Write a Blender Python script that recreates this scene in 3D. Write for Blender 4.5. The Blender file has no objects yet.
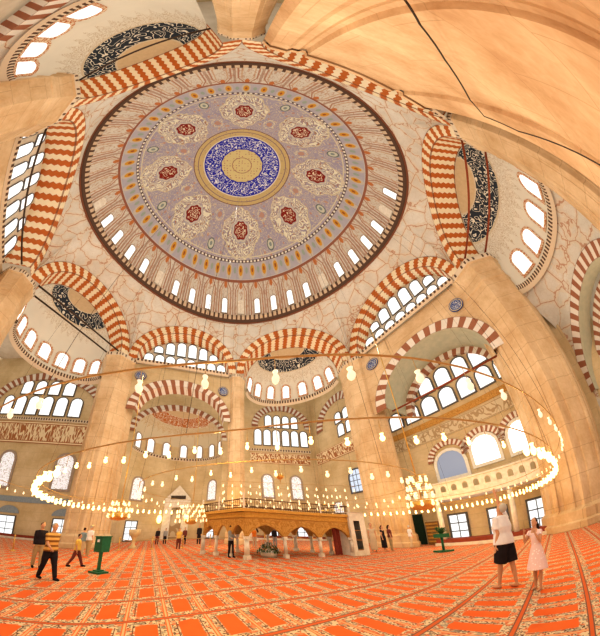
import bpy, bmesh, math, random
from mathutils import Vector, Matrix
random.seed(7)
PI = math.pi
SC = bpy.context.scene
COL = SC.collection
R = math.radians

# ------------------------------------------------------------------ camera
CAMP = (-0.826, -5.959, 1.4)
CX, CY, CF, K2, K3, K4, PITCH, YAW = (235.324, 467.534, 169.435, -0.40511, 0.126965, -0.0089063, 0.310716, -0.010580)
cd = bpy.data.cameras.new('camera'); cam = bpy.data.objects.new('camera', cd); COL.objects.link(cam)
SC.camera = cam
cam.location = CAMP
cam.rotation_euler = (PI/2+PITCH, 0, YAW)
cd.type = 'PANO'; cd.panorama_type = 'FISHEYE_LENS_POLYNOMIAL'; cd.fisheye_fov = R(320)
cd.sensor_fit = 'HORIZONTAL'; cd.sensor_width = 36; cd.sensor_height = 36*636/600
_m = 600/36
cd.fisheye_polynomial_k0 = 0
cd.fisheye_polynomial_k1 = -_m/CF
cd.fisheye_polynomial_k2 = -K2*(_m/CF)**2
cd.fisheye_polynomial_k3 = -K3*(_m/CF)**3
cd.fisheye_polynomial_k4 = -K4*(_m/CF)**4
cd.shift_x = (300-CX)/600; cd.shift_y = (CY-318)/636
cd.clip_start = 0.01

# ------------------------------------------------------------------ node helper
class X:
    def __init__(s, nt, v): s.nt = nt; s.v = v
    def m(s, op, o=None, c=None, clamp=False):
        n = s.nt.nodes.new('ShaderNodeMath'); n.operation = op; n.use_clamp = clamp
        for i, q in enumerate((s, o, c)):
            if q is None: continue
            q = q.v if isinstance(q, X) else q
            if isinstance(q, (int, float)): n.inputs[i].default_value = q
            else: s.nt.links.new(q, n.inputs[i])
        return X(s.nt, n.outputs[0])
    def __add__(s, o): return s.m('ADD', o)
    __radd__ = __add__
    def __sub__(s, o): return s.m('SUBTRACT', o)
    def __rsub__(s, o): return (s*-1)+o
    def __mul__(s, o): return s.m('MULTIPLY', o)
    __rmul__ = __mul__
    def __truediv__(s, o): return s.m('DIVIDE', o)
    def gt(s, o): return s.m('GREATER_THAN', o)
    def lt(s, o): return s.m('LESS_THAN', o)
    def frac(s): return s.m('FRACT')
    def floor(s): return s.m('FLOOR')
    def abs(s): return s.m('ABSOLUTE')
    def sin(s): return s.m('SINE')
    def cos(s): return s.m('COSINE')
    def sqrt(s): return s.m('SQRT')
    def clamp(s): return s.m('ADD', 0.0, clamp=True)
    def band(s, a, b): return s.gt(a)*s.lt(b)
    def mod(s, o): return s.m('MODULO', o)

class Mat:
    def __init__(s, name, rough=0.7, metal=0.0):
        s.mat = bpy.data.materials.new(name); s.mat.use_nodes = True
        s.nt = s.mat.node_tree; s.bsdf = s.nt.nodes['Principled BSDF']
        s.bsdf.inputs['Roughness'].default_value = rough
        s.bsdf.inputs['Metallic'].default_value = metal
        s.bsdf.inputs['Specular IOR Level'].default_value = 0.25
    def uv(s):
        n = s.nt.nodes.new('ShaderNodeUVMap'); n.uv_map = 'UVMap'
        sp = s.nt.nodes.new('ShaderNodeSeparateXYZ'); s.nt.links.new(n.outputs[0], sp.inputs[0])
        return X(s.nt, sp.outputs[0]), X(s.nt, sp.outputs[1])
    def obj(s):
        n = s.nt.nodes.new('ShaderNodeTexCoord')
        sp = s.nt.nodes.new('ShaderNodeSeparateXYZ'); s.nt.links.new(n.outputs['Object'], sp.inputs[0])
        s.objsock = n.outputs['Object']
        return [X(s.nt, sp.outputs[i]) for i in range(3)]
    def vec(s, x, y, z=0.0):
        n = s.nt.nodes.new('ShaderNodeCombineXYZ')
        for i, q in enumerate((x, y, z)):
            if isinstance(q, X): s.nt.links.new(q.v, n.inputs[i])
            else: n.inputs[i].default_value = q
        return n.outputs[0]
    def noise(s, vec=None, scale=5, detail=3, rough=0.6, dist=0.0):
        n = s.nt.nodes.new('ShaderNodeTexNoise'); n.inputs['Scale'].default_value = scale
        n.inputs['Detail'].default_value = detail; n.inputs['Roughness'].default_value = rough
        n.inputs['Distortion'].default_value = dist
        if vec is None:
            t = s.nt.nodes.new('ShaderNodeTexCoord'); vec = t.outputs['Object']
        s.nt.links.new(vec, n.inputs['Vector'])
        return X(s.nt, n.outputs['Fac'])
    def vor(s, vec=None, scale=5, feat='DISTANCE_TO_EDGE', rnd=1.0, out='Distance'):
        n = s.nt.nodes.new('ShaderNodeTexVoronoi'); n.feature = feat
        n.inputs['Scale'].default_value = scale; n.inputs['Randomness'].default_value = rnd
        if vec is None:
            t = s.nt.nodes.new('ShaderNodeTexCoord'); vec = t.outputs['Object']
        s.nt.links.new(vec, n.inputs['Vector'])
        return X(s.nt, n.outputs[out])
    def mix(s, f, a, b):
        n = s.nt.nodes.new('ShaderNodeMix'); n.data_type = 'RGBA'; n.clamp_factor = True
        for i, q in ((0, f), (6, a), (7, b)):
            if isinstance(q, X): q = q.v
            if isinstance(q, (int, float)): n.inputs[i].default_value = q
            elif isinstance(q, tuple): n.inputs[i].default_value = (q[0], q[1], q[2], 1)
            else: s.nt.links.new(q, n.inputs[i])
        return n.outputs[2]
    def col(s, c):
        if isinstance(c, tuple): s.bsdf.inputs['Base Color'].default_value = (c[0], c[1], c[2], 1)
        else: s.nt.links.new(c, s.bsdf.inputs['Base Color'])
        return s
    def emit(s, c, st):
        if isinstance(c, tuple): s.bsdf.inputs['Emission Color'].default_value = (c[0], c[1], c[2], 1)
        else: s.nt.links.new(c, s.bsdf.inputs['Emission Color'])
        s.bsdf.inputs['Emission Strength'].default_value = st
        return s
    def bump(s, h, st=0.3, d=0.05):
        n = s.nt.nodes.new('ShaderNodeBump'); n.inputs['Strength'].default_value = st; n.inputs['Distance'].default_value = d
        s.nt.links.new(h.v, n.inputs['Height']); s.nt.links.new(n.outputs[0], s.bsdf.inputs['Normal'])
        return s

def speckled(name, c, c2, scale=8, rough=0.7, metal=0.0, amt=1.0):
    m = Mat(name, rough, metal)
    f = (m.noise(scale=scale)-0.35)*2.2*amt
    m.col(m.mix(f.clamp(), c, c2)); return m.mat

def stone(name, c, c2, joint, course=1.4, bw=2.2, st=1.0):
    m = Mat(name, 0.6)
    x, y, z = m.obj()
    n1 = m.noise(scale=0.35, detail=4); n2 = m.noise(scale=3.5, detail=4, dist=1.0)
    f = ((n1-0.5)*2.6+(n2-0.5)*0.8+0.5).clamp()
    base = m.mix(f, c, c2)
    j = (z/course).frac().lt(0.035/course)
    row = (z/course).floor()
    j2 = ((x*0.8+y*0.6)/bw+row*0.5).frac().lt(0.03/bw)
    m.col(m.mix((j+j2).clamp()*0.55*st, base, joint)); return m.mat

def stripes(name, a, b, border, amp=0.13, zig=3.0):
    m = Mat(name, 0.6)
    u, v = m.uv()
    t = ((v*zig).frac()-0.5).abs()*2
    s = (u+t*amp).frac().lt(0.5)
    n = m.noise(scale=2.0)
    ca = m.mix(n, a, tuple(q*0.78 for q in a)); cb = m.mix(n, b, tuple(q*0.88 for q in b))
    c = m.mix(s, cb, ca)
    e = (v.lt(0.045)+v.gt(0.955)).clamp()
    m.col(m.mix(e*0.75, c, border)); return m.mat

M = {}
M['pier'] = stone('pier_stone', (0.52, 0.33, 0.16), (0.74, 0.55, 0.33), (0.36, 0.22, 0.11))
M['wall'] = stone('cut_stone', (0.50, 0.36, 0.18), (0.66, 0.51, 0.30), (0.36, 0.27, 0.16), 1.1, 1.7, 0.7)
M['pink'] = stone('pink_stone', (0.60, 0.35, 0.17), (0.86, 0.60, 0.34), (0.45, 0.24, 0.11), 2.6, 3.3, 0.8)
M['stripe'] = stripes('red_white_voussoirs', (0.52, 0.145, 0.03), (0.84, 0.70, 0.46), (0.20, 0.08, 0.04))
M['stripe_soffit'] = stripes('red_white_soffit', (0.52, 0.145, 0.03), (0.84, 0.70, 0.46), (0.20, 0.08, 0.04), 0.16, 5.0)
M['stripe_pale'] = stripes('brown_white_voussoirs', (0.36, 0.15, 0.08), (0.76, 0.68, 0.56), (0.25, 0.15, 0.10), 0.0, 1.0)
M['marble'] = speckled('white_marble', (0.80, 0.72, 0.58), (0.62, 0.52, 0.38), 3)
M['cream'] = speckled('cream_plaster', (0.70, 0.61, 0.47), (0.58, 0.49, 0.35), 1.2)
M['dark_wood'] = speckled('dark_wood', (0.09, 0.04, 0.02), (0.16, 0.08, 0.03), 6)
M['wood'] = speckled('brown_wood', (0.32, 0.17, 0.06), (0.20, 0.09, 0.03), 6)
M['ochre'] = speckled('ochre_paint', (0.62, 0.34, 0.08), (0.48, 0.23, 0.04), 10)
M['brass'] = speckled('brass', (0.75, 0.50, 0.16), (0.60, 0.36, 0.10), 10, 0.35, 0.7)
M['iron'] = speckled('dark_iron', (0.05, 0.035, 0.025), (0.09, 0.06, 0.04), 10, 0.5)
M['rod_red'] = speckled('red_iron_rod', (0.28, 0.07, 0.03), (0.20, 0.05, 0.02), 5)
M['wire'] = speckled('wire', (0.55, 0.36, 0.14), (0.42, 0.26, 0.09), 8, 0.45, 0.3)
M['green'] = speckled('green_paint', (0.02, 0.12, 0.06), (0.03, 0.17, 0.08), 8, 0.45)
M['dark_red'] = speckled('dark_red_cloth', (0.16, 0.03, 0.02), (0.24, 0.05, 0.03), 6)
M['paper'] = speckled('paper', (0.8, 0.8, 0.76), (0.7, 0.7, 0.66), 6)
M['blue_tile'] = speckled('blue_grey_tile', (0.22, 0.27, 0.29), (0.34, 0.36, 0.34), 6)
M['bench'] = speckled('red_bench_cloth', (0.30, 0.06, 0.03), (0.20, 0.05, 0.03), 5)
M['leaf'] = speckled('leaf_green', (0.03, 0.10, 0.03), (0.10, 0.22, 0.08), 20)

def spandrel_mat():
    m = Mat('painted_plaster_lines', 0.7)
    w = m.noise(scale=1.1, detail=2)
    x, y, z = m.obj()
    vec = m.vec(x+w*1.2, y+w*0.8, z*1.1+w)
    d = m.vor(vec, 0.62); d2 = m.vor(vec, 2.2)
    lines = d.lt(0.022); glow = d.lt(0.10)
    base = m.mix((m.noise(scale=0.4, detail=4)*1.8-0.45).clamp(), (0.72, 0.68, 0.58), (0.52, 0.46, 0.36))
    c = m.mix(glow*0.45, base, (0.66, 0.53, 0.36))
    c = m.mix(d2.lt(0.03)*0.22, c, (0.45, 0.33, 0.22))
    m.col(m.mix(lines*0.7, c, (0.42, 0.19, 0.10))); m.bump(d, 0.4, 0.1)
    return m.mat
M['spandrel'] = spandrel_mat()

def frieze_mat(name, bg, fg, scale=2.5, th=0.05):
    m = Mat(name, 0.6)
    u, v = m.uv()
    w = m.noise(m.vec(u, v), scale=scale*0.8, detail=1)
    w2 = m.noise(m.vec(u+9.0, v), scale=scale, detail=1)
    a = ((w*6).frac()-0.5).abs().lt(th*3); b = ((w2*5).frac()-0.5).abs().lt(th*3)
    s = (a+b).clamp()*v.band(0.12, 0.88)
    e = (v.band(0.03, 0.08)+v.band(0.92, 0.97)).clamp()
    m.col(m.mix((s*0.9+e).clamp(), bg, fg)); return m.mat
M['frieze'] = frieze_mat('calligraphy_frieze', (0.36, 0.15, 0.06), (0.80, 0.66, 0.42), 1.1)
M['frieze_pale'] = frieze_mat('pale_relief_frieze', (0.58, 0.47, 0.30), (0.36, 0.24, 0.12), 1.0)
M['frieze_gold'] = frieze_mat('ochre_frieze', (0.54, 0.30, 0.08), (0.40, 0.19, 0.04), 2.2)

def pane_mat(name, st, tint, lat=True):
    m = Mat(name, 0.3)
    u, v = m.uv()
    d = m.vor(m.vec(u, v), 7.0, rnd=0.15)
    c = m.mix(d.lt(0.07)*0.5, tint, tuple(q*0.45 for q in tint)) if lat else tint
    m.col((0.12, 0.12, 0.12)); m.emit(c, st); return m.mat
M['pane'] = pane_mat('bright_lattice_glass', 1.25, (1.0, 0.97, 0.92))
M['pane_blue'] = pane_mat('blue_daylight_glass', 0.85, (0.72, 0.83, 1.0), False)
M['pane_dull'] = pane_mat('dull_blue_daylight_glass', 0.34, (0.66, 0.76, 0.98), False)
M['pane_hot'] = pane_mat('glaring_daylight_glass', 2.4, (1.0, 0.98, 0.92), False)
M['pane_clear'] = pane_mat('clear_daylight_glass', 1.05, (0.96, 0.99, 1.0), False)
def stained():
    m = Mat('stained_glass', 0.3)
    u, v = m.uv()
    d = m.vor(m.vec(u*6, v*6), 1.0, rnd=0.6)
    cc = m.vor(m.vec(u*6, v*6), 1.0, 'F1', 0.6, 'Color')
    c = m.mix(0.12, (0.95, 0.95, 1.0), cc)
    c = m.mix(d.lt(0.13)*0.9, c, (0.25, 0.2, 0.15))
    m.col((0.5, 0.5, 0.5)); m.emit(c, .85); return m.mat
M['stained'] = stained()
def glow(name, c, st):
    m = Mat(name, 0.3); n = m.noise(scale=20)
    m.col((0.9, 0.8, 0.6)); m.emit(m.mix(n, c, tuple(q*0.92 for q in c)), st); return m.mat
M['bulb'] = glow('lit_glass_lamp', (1.0, 0.66, 0.24), 3.2)
M['bulb_dim'] = glow('dim_glass_lamp', (1.0, 0.76, 0.42), 1.0)
M['glass'] = glow('unlit_lamp_faint_glow', (0.95, 0.82, 0.62), 0.55)  # lamps are unlit; weak emission paints in brightness on the glass
M['sconce'] = glow('glowing_sconce', (1.0, 0.68, 0.18), 3.0)

def dome_mat():
    m = Mat('painted_dome', 0.65)
    a, r = m.uv()            # a: 0..1 around, r: 0 centre .. 1 rim
    ang = a*(2*PI)
    px = r*ang.sin(); py = r*ang.cos()
    P = m.vec(px, py)
    def prox(n, off=0.0):    # local coordinate around n-fold centres: returns angular offset (-.5...5)
        return (a*n+off+0.5).frac()-0.5
    # window zone: cream ribs with red-brown pointed arches
    t40 = prox(40)
    cream = m.mix(m.noise(P, 6, 4), (0.72, 0.67, 0.56), (0.52, 0.45, 0.34))
    h = (1.0-r)*10           # 0 at rim .. 1 at r=.9
    arch = (t40.abs()*1.0+(h-0.62).m('MAXIMUM', 0.0)*0.9-0.36)
    c = m.mix(arch.abs().lt(0.032)*0.85, cream, (0.36, 0.15, 0.08))
    c = m.mix((arch+0.13).abs().lt(0.025)*0.7, c, (0.50, 0.28, 0.14))
    w = m.noise(m.vec(px*1.0, py*1.0), 38, 1)
    c = m.mix(((w*5).frac()-0.5).abs().lt(0.12)*0.6, c, (0.42, 0.22, 0.12))
    fl = (t40*t40*10+(h-0.80)*(h-0.80)*6).lt(0.10)
    c = m.mix(fl, c, (0.50, 0.18, 0.06))
    c = m.mix(prox(40, 0.5).abs().lt(0.05)*0.6, c, (0.30, 0.14, 0.08))
    # lavender-grey band with gold flowers
    lav = m.mix(m.noise(P, 30, 2), (0.38, 0.35, 0.39), (0.50, 0.46, 0.45))
    t48 = prox(48)
    dx = t48*0.118; dy = r-0.868
    fd = (dx*dx+dy*dy*0.9).sqrt()
    band = m.mix(fd.lt(0.031)*0.6, lav, (0.62, 0.52, 0.34))
    band = m.mix(fd.lt(0.020), band, (0.62, 0.31, 0.04))
    band = m.mix(fd.lt(0.008), band, (0.33, 0.10, 0.03))
    t48b = prox(48, 0.5); 
    band = m.mix(((t48b*t48b*0.0139+dy*dy).sqrt()).lt(0.013), band, (0.33, 0.38, 0.30))
    edge = ((dy.abs()-0.036).abs().lt(0.004)).clamp()
    band = m.mix(edge*0.6, band, (0.60, 0.56, 0.46))
    c = m.mix(r.lt(0.905), c, band)
    c = m.mix(r.band(0.903, 0.912), c, (0.30, 0.12, 0.07))
    # main field: lavender with cream scroll work round 8 red medallions
    vv = m.vor(P, 30, 'F1', 1.0)
    field = m.mix(m.noise(P, 14, 3), (0.33, 0.29, 0.36), (0.45, 0.40, 0.42))
    field = m.mix((((m.noise(P, 17, 1)*8).frac()-0.5).abs().lt(0.13))*0.75, field, (0.66, 0.56, 0.38))
    field = m.mix(m.vor(P, 22, 'F1', 1.0).lt(0.22)*0.6, field, (0.55, 0.26, 0.12))
    field = m.mix(vv.lt(0.20)*0.55, field, (0.55, 0.36, 0.24))
    t8 = prox(8)
    mx = t8*0.51; my = r-0.645
    md = (mx*mx+my*my).sqrt()
    th = my.m('ARCTAN2', mx)
    lobed = md+((th*8).cos()*0.004)
    sq = (th*4).cos()
    big = md+((th*10).cos()*0.007)-sq*0.010
    scr = m.noise(P, 15, 1, 0.5, 1.0)
    curl = ((scr*8).frac()-0.5).abs().lt(0.23)
    ring = big.band(0.082, 0.175)
    field = m.mix(ring*0.35, field, (0.30, 0.26, 0.28))
    field = m.mix(ring*curl, field, (0.80, 0.74, 0.54))
    field = m.mix(ring*((scr*8).frac().lt(0.12)), field, (0.42, 0.22, 0.10))
    field = m.mix(big.band(0.168, 0.178)*0.6, field, (0.70, 0.60, 0.36))
    t8b = prox(8, 0.5)
    nx = t8b*0.60; ny = r-0.765
    nd = (nx*nx+ny*ny).sqrt()
    field = m.mix(nd.lt(0.034), field, (0.16, 0.19, 0.17))
    field = m.mix(nd.lt(0.026), field, (0.60, 0.58, 0.44))
    field = m.mix(nd.lt(0.012), field, (0.26, 0.30, 0.26))
    kx = t8b*0.40; ky = r-0.55; kd = (kx*kx*1.6+ky*ky).sqrt()
    field = m.mix(kd.band(0.035, 0.055)*curl, field, (0.70, 0.62, 0.42))
    field = m.mix(kd.lt(0.025), field, (0.50, 0.30, 0.22))
    field = m.mix(lobed.lt(0.088), field, (0.47, 0.44, 0.42))
    field = m.mix(lobed.band(0.074, 0.080), field, (0.72, 0.62, 0.42))
    red = m.mix((((m.noise(P, 24, 1)*6).frac()-0.5).abs().lt(0.16))*lobed.lt(0.055), (0.26, 0.025, 0.015), (0.78, 0.66, 0.46))
    field = m.mix(lobed.lt(0.068), field, red)
    c = m.mix(r.lt(0.832), c, field)
    # dotted rings
    d140 = prox(150).abs().lt(0.27)
    c = m.mix(r.band(0.822, 0.836), c, (0.13, 0.09, 0.08))
    c = m.mix(r.band(0.8245, 0.8335)*d140, c, (0.85, 0.78, 0.62))
    c = m.mix(r.band(0.806, 0.812), c, (0.66, 0.58, 0.40))
    # gold ring round the centre
    g = m.mix(m.vor(P, 42, 'F1', 0.6).lt(0.28), (0.58, 0.44, 0.20), (0.42, 0.30, 0.20))
    c = m.mix(r.lt(0.44), c, (0.20, 0.10, 0.07))
    c = m.mix(r.lt(0.433), c, g)
    c = m.mix(r.band(0.395, 0.402), c, (0.24, 0.16, 0.16))
    c = m.mix(r.lt(0.355), c, (0.75, 0.68, 0.52))
    sb = m.noise(m.vec((a*2*PI).sin()*5, (a*2*PI).cos()*5, r*16), 1.0, 1)
    sb2 = m.noise(P, 13, 1)
    scrp = ((((sb*6).frac()-0.5).abs().lt(0.10))+(((sb2*7).frac()-0.5).abs().lt(0.06))).clamp()*r.band(0.20, 0.335)
    blue = m.mix(scrp, (0.03, 0.035, 0.36), (0.78, 0.78, 0.76))
    c = m.mix(r.lt(0.345), c, blue)
    t16 = prox(16)
    star = r-(t16.abs()*2-0.5)*0.006
    gold = m.mix(m.vor(P, 36, 'F1', 0.3).lt(0.22), (0.66, 0.55, 0.26), (0.40, 0.17, 0.14))
    gold = m.mix(r.band(0.085, 0.092), gold, (0.36, 0.18, 0.12))
    c = m.mix(star.lt(0.188), c, gold)
    m.col(c); return m.mat
M['dome'] = dome_mat()

def conch_mat(name, base, dark, ink, K=1.0):
    m = Mat(name, 0.7)
    u, v = m.uv()           # u angle in turns, v = 0 at crown .. 1 at springing
    v = v/K
    n = m.noise(scale=0.6)
    b = m.mix(n, base, tuple(q*0.85 for q in base))
    ang = (u*36).frac(); sp = (ang-0.5).abs()
    fr = v-(0.5-sp)*0.20
    w = m.noise(scale=3.2, detail=1)
    curl = ((w*6).frac()-0.5).abs().lt(0.17)
    c = m.mix(fr.lt(0.64)*curl*0.7, b, dark)
    c = m.mix(v.band(0.25, 0.50), c, m.mix(((m.noise(scale=1.3, detail=1)*7).frac()-0.5).abs().lt(0.11), ink, (0.72, 0.66, 0.52)))
    c = m.mix(v.lt(0.25), c, m.mix(m.noise(scale=4), (0.66, 0.50, 0.30), (0.50, 0.36, 0.20)))
    c = m.mix((v.band(0.49, 0.51)+v.band(0.245, 0.26)).clamp(), c, (0.60, 0.50, 0.34))
    m.col(c); return m.mat
M['conch'] = conch_mat('painted_half_dome', (0.76, 0.70, 0.56), (0.46, 0.34, 0.20), (0.03, 0.04, 0.05))
M['conch_big'] = conch_mat('painted_half_dome_large_ring', (0.76, 0.70, 0.56), (0.46, 0.34, 0.20), (0.03, 0.04, 0.05), 1.45)
M['conch_orange'] = conch_mat('orange_painted_half_dome', (0.66, 0.56, 0.38), (0.45, 0.26, 0.10), (0.45, 0.16, 0.05))

def cornice_mat():
    m = Mat('cornice_teeth', 0.7)
    u, v = m.uv()
    t = (u.frac()-0.5).abs().lt(0.27)*v.band(0.25, 0.85)
    m.col(m.mix(t, (0.66, 0.54, 0.38), (0.10, 0.06, 0.04))); return m.mat
M['cornice'] = cornice_mat()
def rim_mat():
    m = Mat('dome_rim_teeth', 0.7)
    u, v = m.uv()
    t = (u.frac()-0.5).abs().lt(0.30)*v.band(0.30, 0.95)
    c = m.mix(t, (0.10, 0.06, 0.04), (0.55, 0.42, 0.28))
    m.col(m.mix(v.lt(0.14), c, (0.22, 0.09, 0.05))); return m.mat
M['rim'] = rim_mat()

def roundel_mat():
    m = Mat('blue_roundel_paint', 0.5)
    u, v = m.uv()
    r = ((u-0.5)*(u-0.5)+(v-0.5)*(v-0.5)).sqrt()
    w = m.noise(m.vec(u, v), 7, 1)
    s = ((w*5).frac()-0.5).abs().lt(0.13)*r.lt(0.36)
    c = m.mix(s, (0.04, 0.07, 0.22), (0.66, 0.66, 0.56))
    m.col(m.mix(r.band(0.40, 0.45), c, (0.60, 0.48, 0.22))); return m.mat
M['roundel'] = roundel_mat()

def carpet_mat():
    m = Mat('prayer_carpet', 0.95)
    x, y, z = m.obj()
    ca, sa = math.cos(R(22)), math.sin(R(22))
    u = x*ca+y*sa; v = y*ca-x*sa
    cw, ch = 0.64, 1.15
    fu = (u/cw).frac()-0.5; fv = (v/ch).frac()-0.5
    ax = fu.abs()
    top = fv-(0.5-ax*2.2)*0.05
    niche = ax.lt(0.25)*fv.gt(-0.33)*top.lt(0.31)
    P = m.vec(u, v)
    f1 = m.vor(P, 24, 'F1', 1.0); f2 = m.vor(P, 15, 'F1', 1.0, 'Color')
    sp = X(m.nt, m.nt.nodes.new('ShaderNodeSeparateXYZ').outputs[0]); m.nt.links.new(f2.v, sp.v.node.inputs[0])
    floral = m.mix(f1.lt(0.42), (0.62, 0.50, 0.31), (0.05, 0.04, 0.035))
    floral = m.mix(sp.gt(0.72)*0.75, floral, (0.60, 0.12, 0.03))
    floral = m.mix(sp.lt(0.16)*0.7, floral, (0.20, 0.22, 0.16))
    red = m.mix(m.noise(P, 2.5, 3), (0.74, 0.085, 0.010), (0.62, 0.13, 0.02))
    c = m.mix(ax.gt(0.445), floral, (0.70, 0.13, 0.03))
    c = m.mix(ax.gt(0.475), c, (0.60, 0.40, 0.2))
    c = m.mix(fv.abs().gt(0.475), c, (0.55, 0.09, 0.02))
    c = m.mix(fv.abs().band(0.455, 0.475), c, (0.12, 0.07, 0.05))
    c = m.mix(((ax-0.30).abs().lt(0.012))*(fv.abs().lt(0.32)), c, (0.08, 0.04, 0.03))
    c = m.mix(niche, c, red)
    m.col(m.mix(m.noise(P, 0.22, 2)*0.3, c, (0.62, 0.22, 0.08))); return m.mat
M['carpet'] = carpet_mat()

# ------------------------------------------------------------------ mesh builder
class MB:
    def __init__(s): s.v = []; s.f = []; s.uv = []; s.mi = []; s.sm = []
    def face(s, pts, uvs=None, mi=0, sm=False):
        b = len(s.v); s.v += [tuple(p) for p in pts]; s.f.append(list(range(b, b+len(pts))))
        s.uv.append(uvs or [(0, 0)]*len(pts)); s.mi.append(mi); s.sm.append(sm)
    def grid(s, P, nu, nv, UV=None, mi=0, sm=True):
        b = len(s.v)
        for j in range(nv+1):
            for i in range(nu+1): s.v.append(tuple(P(i/nu, j/nv)))
        for j in range(nv):
            for i in range(nu):
                a = b+j*(nu+1)+i
                s.f.append([a, a+1, a+nu+2, a+nu+1])
                q = [(i/nu, j/nv), ((i+1)/nu, j/nv), ((i+1)/nu, (j+1)/nv), (i/nu, (j+1)/nv)]
                s.uv.append([UV(*w) for w in q] if UV else q); s.mi.append(mi); s.sm.append(sm)
    def box(s, c, sz, rz=0.0, mi=0, taper=1.0, M4=None):
        cx, cy, cz = c; hx, hy, hz = sz[0]/2, sz[1]/2, sz[2]/2
        ca, sa = math.cos(rz), math.sin(rz)
        def p(x, y, z):
            k = taper if z > 0 else 1
            q = Vector((cx+(x*ca-y*sa)*k, cy+(x*sa+y*ca)*k, cz+z))
            return M4 @ q if M4 else q
        C = [p(x, y, z) for z in (-hz, hz) for x, y in ((-hx, -hy), (hx, -hy), (hx, hy), (-hx, hy))]
        for f in ((3, 2, 1, 0), (4, 5, 6, 7), (0, 1, 5, 4), (1, 2, 6, 5), (2, 3, 7, 6), (3, 0, 4, 7)):
            s.face([C[k] for k in f], [(0, 0), (1, 0), (1, 1), (0, 1)], mi)
    def tube(s, pts, r, n=8, mi=0, closed=False, caps=True, cyc=False):
        pts = [Vector(p) for p in pts]; m = len(pts)
        rr = r if isinstance(r, (list, tuple)) else [r]*m
        b = len(s.v); up = Vector((0, 0, 1)); last = None
        for i, p in enumerate(pts):
            if cyc: t = pts[(i+1) % m]-pts[i-1]
            else: t = pts[min(i+1, m-1)]-pts[max(i-1, 0)]
            if t.length < 1e-9: t = Vector((0, 0, 1))
            t.normalize()
            x = last if last is not None else (t.cross(up) if abs(t.z) < 0.95 else t.cross(Vector((0, 1, 0))))
            x = x-t*x.dot(t); x.normalize(); last = x; y = t.cross(x)
            for k in range(n):
                a = 2*PI*k/n; s.v.append(tuple(p+(x*math.cos(a)+y*math.sin(a))*rr[i]))
        for i in range(m if cyc else m-1):
            j = (i+1) % m
            for k in range(n):
                k2 = (k+1) % n
                s.f.append([b+i*n+k, b+i*n+k2, b+j*n+k2, b+j*n+k]); s.uv.append([(0, 0), (1, 0), (1, 1), (0, 1)]); s.mi.append(mi); s.sm.append(True)
        if caps and not cyc:
            s.f.append([b+k for k in range(n)][::-1]); s.uv.append([(0, 0)]*n); s.mi.append(mi); s.sm.append(False)
            e = b+(m-1)*n
            s.f.append([e+k for k in range(n)]); s.uv.append([(0, 0)]*n); s.mi.append(mi); s.sm.append(False)
    def lathe(s, prof, c=(0, 0, 0), n=16, mi=0, sx=1, sy=1):
        b = len(s.v)
        for r, z in prof:
            for k in range(n):
                a = 2*PI*k/n; s.v.append((c[0]+r*math.cos(a)*sx, c[1]+r*math.sin(a)*sy, c[2]+z))
        for i in range(len(prof)-1):
            for k in range(n):
                k2 = (k+1) % n
                s.f.append([b+i*n+k, b+i*n+k2, b+(i+1)*n+k2, b+(i+1)*n+k]); s.uv.append([(0, 0), (1, 0), (1, 1), (0, 1)]); s.mi.append(mi); s.sm.append(True)
    def ell(s, c, rx, ry, rz, n=14, mi=0, rot=None):
        b = len(s.v); c = Vector(c); m = max(6, n//2+2)
        for j in range(m+1):
            p = PI*j/m
            for k in range(n):
                a = 2*PI*k/n
                q = Vector((rx*math.sin(p)*math.cos(a), ry*math.sin(p)*math.sin(a), rz*math.cos(p)))
                if rot: q = rot @ q
                s.v.append(tuple(c+q))
        for j in range(m):
            for k in range(n):
                k2 = (k+1) % n
                s.f.append([b+j*n+k, b+j*n+k2, b+(j+1)*n+k2, b+(j+1)*n+k][::-1]); s.uv.append([(0, 0)]*4); s.mi.append(mi); s.sm.append(True)
    def mesh(s, name, mats):
        me = bpy.data.meshes.new(name); me.from_pydata(s.v, [], s.f)
        uvl = me.uv_layers.new(name='UVMap'); k = 0
        flat = []
        for u in s.uv:
            for q in u: flat += [q[0], q[1]]
        uvl.data.foreach_set('uv', flat)
        me.polygons.foreach_set('material_index', s.mi); me.polygons.foreach_set('use_smooth', s.sm)
        for m in (mats if isinstance(mats, (list, tuple)) else [mats]): me.materials.append(m)
        me.update(); return me
    def build(s, name, mats, parent=None, origin=None):
        me = s.mesh(name, mats)
        o = bpy.data.objects.new(name, me); COL.objects.link(o)
        if origin is not None:
            me.transform(Matrix.Translation(-Vector(origin))); o.location = origin
        if parent:
            o.parent = parent
            if origin is None: o.matrix_parent_inverse = Matrix.Translation(-Vector(parent.location))
        return o

def tag(o, label=None, cat=None, group=None, kind=None):
    if label: o['label'] = label
    if cat: o['category'] = cat
    if group: o['group'] = group
    if kind: o['kind'] = kind
    return o
def struct(o, label=None, cat=None, group=None): return tag(o, label, cat, group, 'structure')
def empty(name, loc):
    o = bpy.data.objects.new(name, None); COL.objects.link(o); o.location = loc; o.empty_display_size = 0.2; return o
def copy_tree(o, parent=None):
    c = o.copy(); COL.objects.link(c)
    if parent: c.parent = parent
    for ch in list(o.children): copy_tree(ch, c)
    return c

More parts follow.
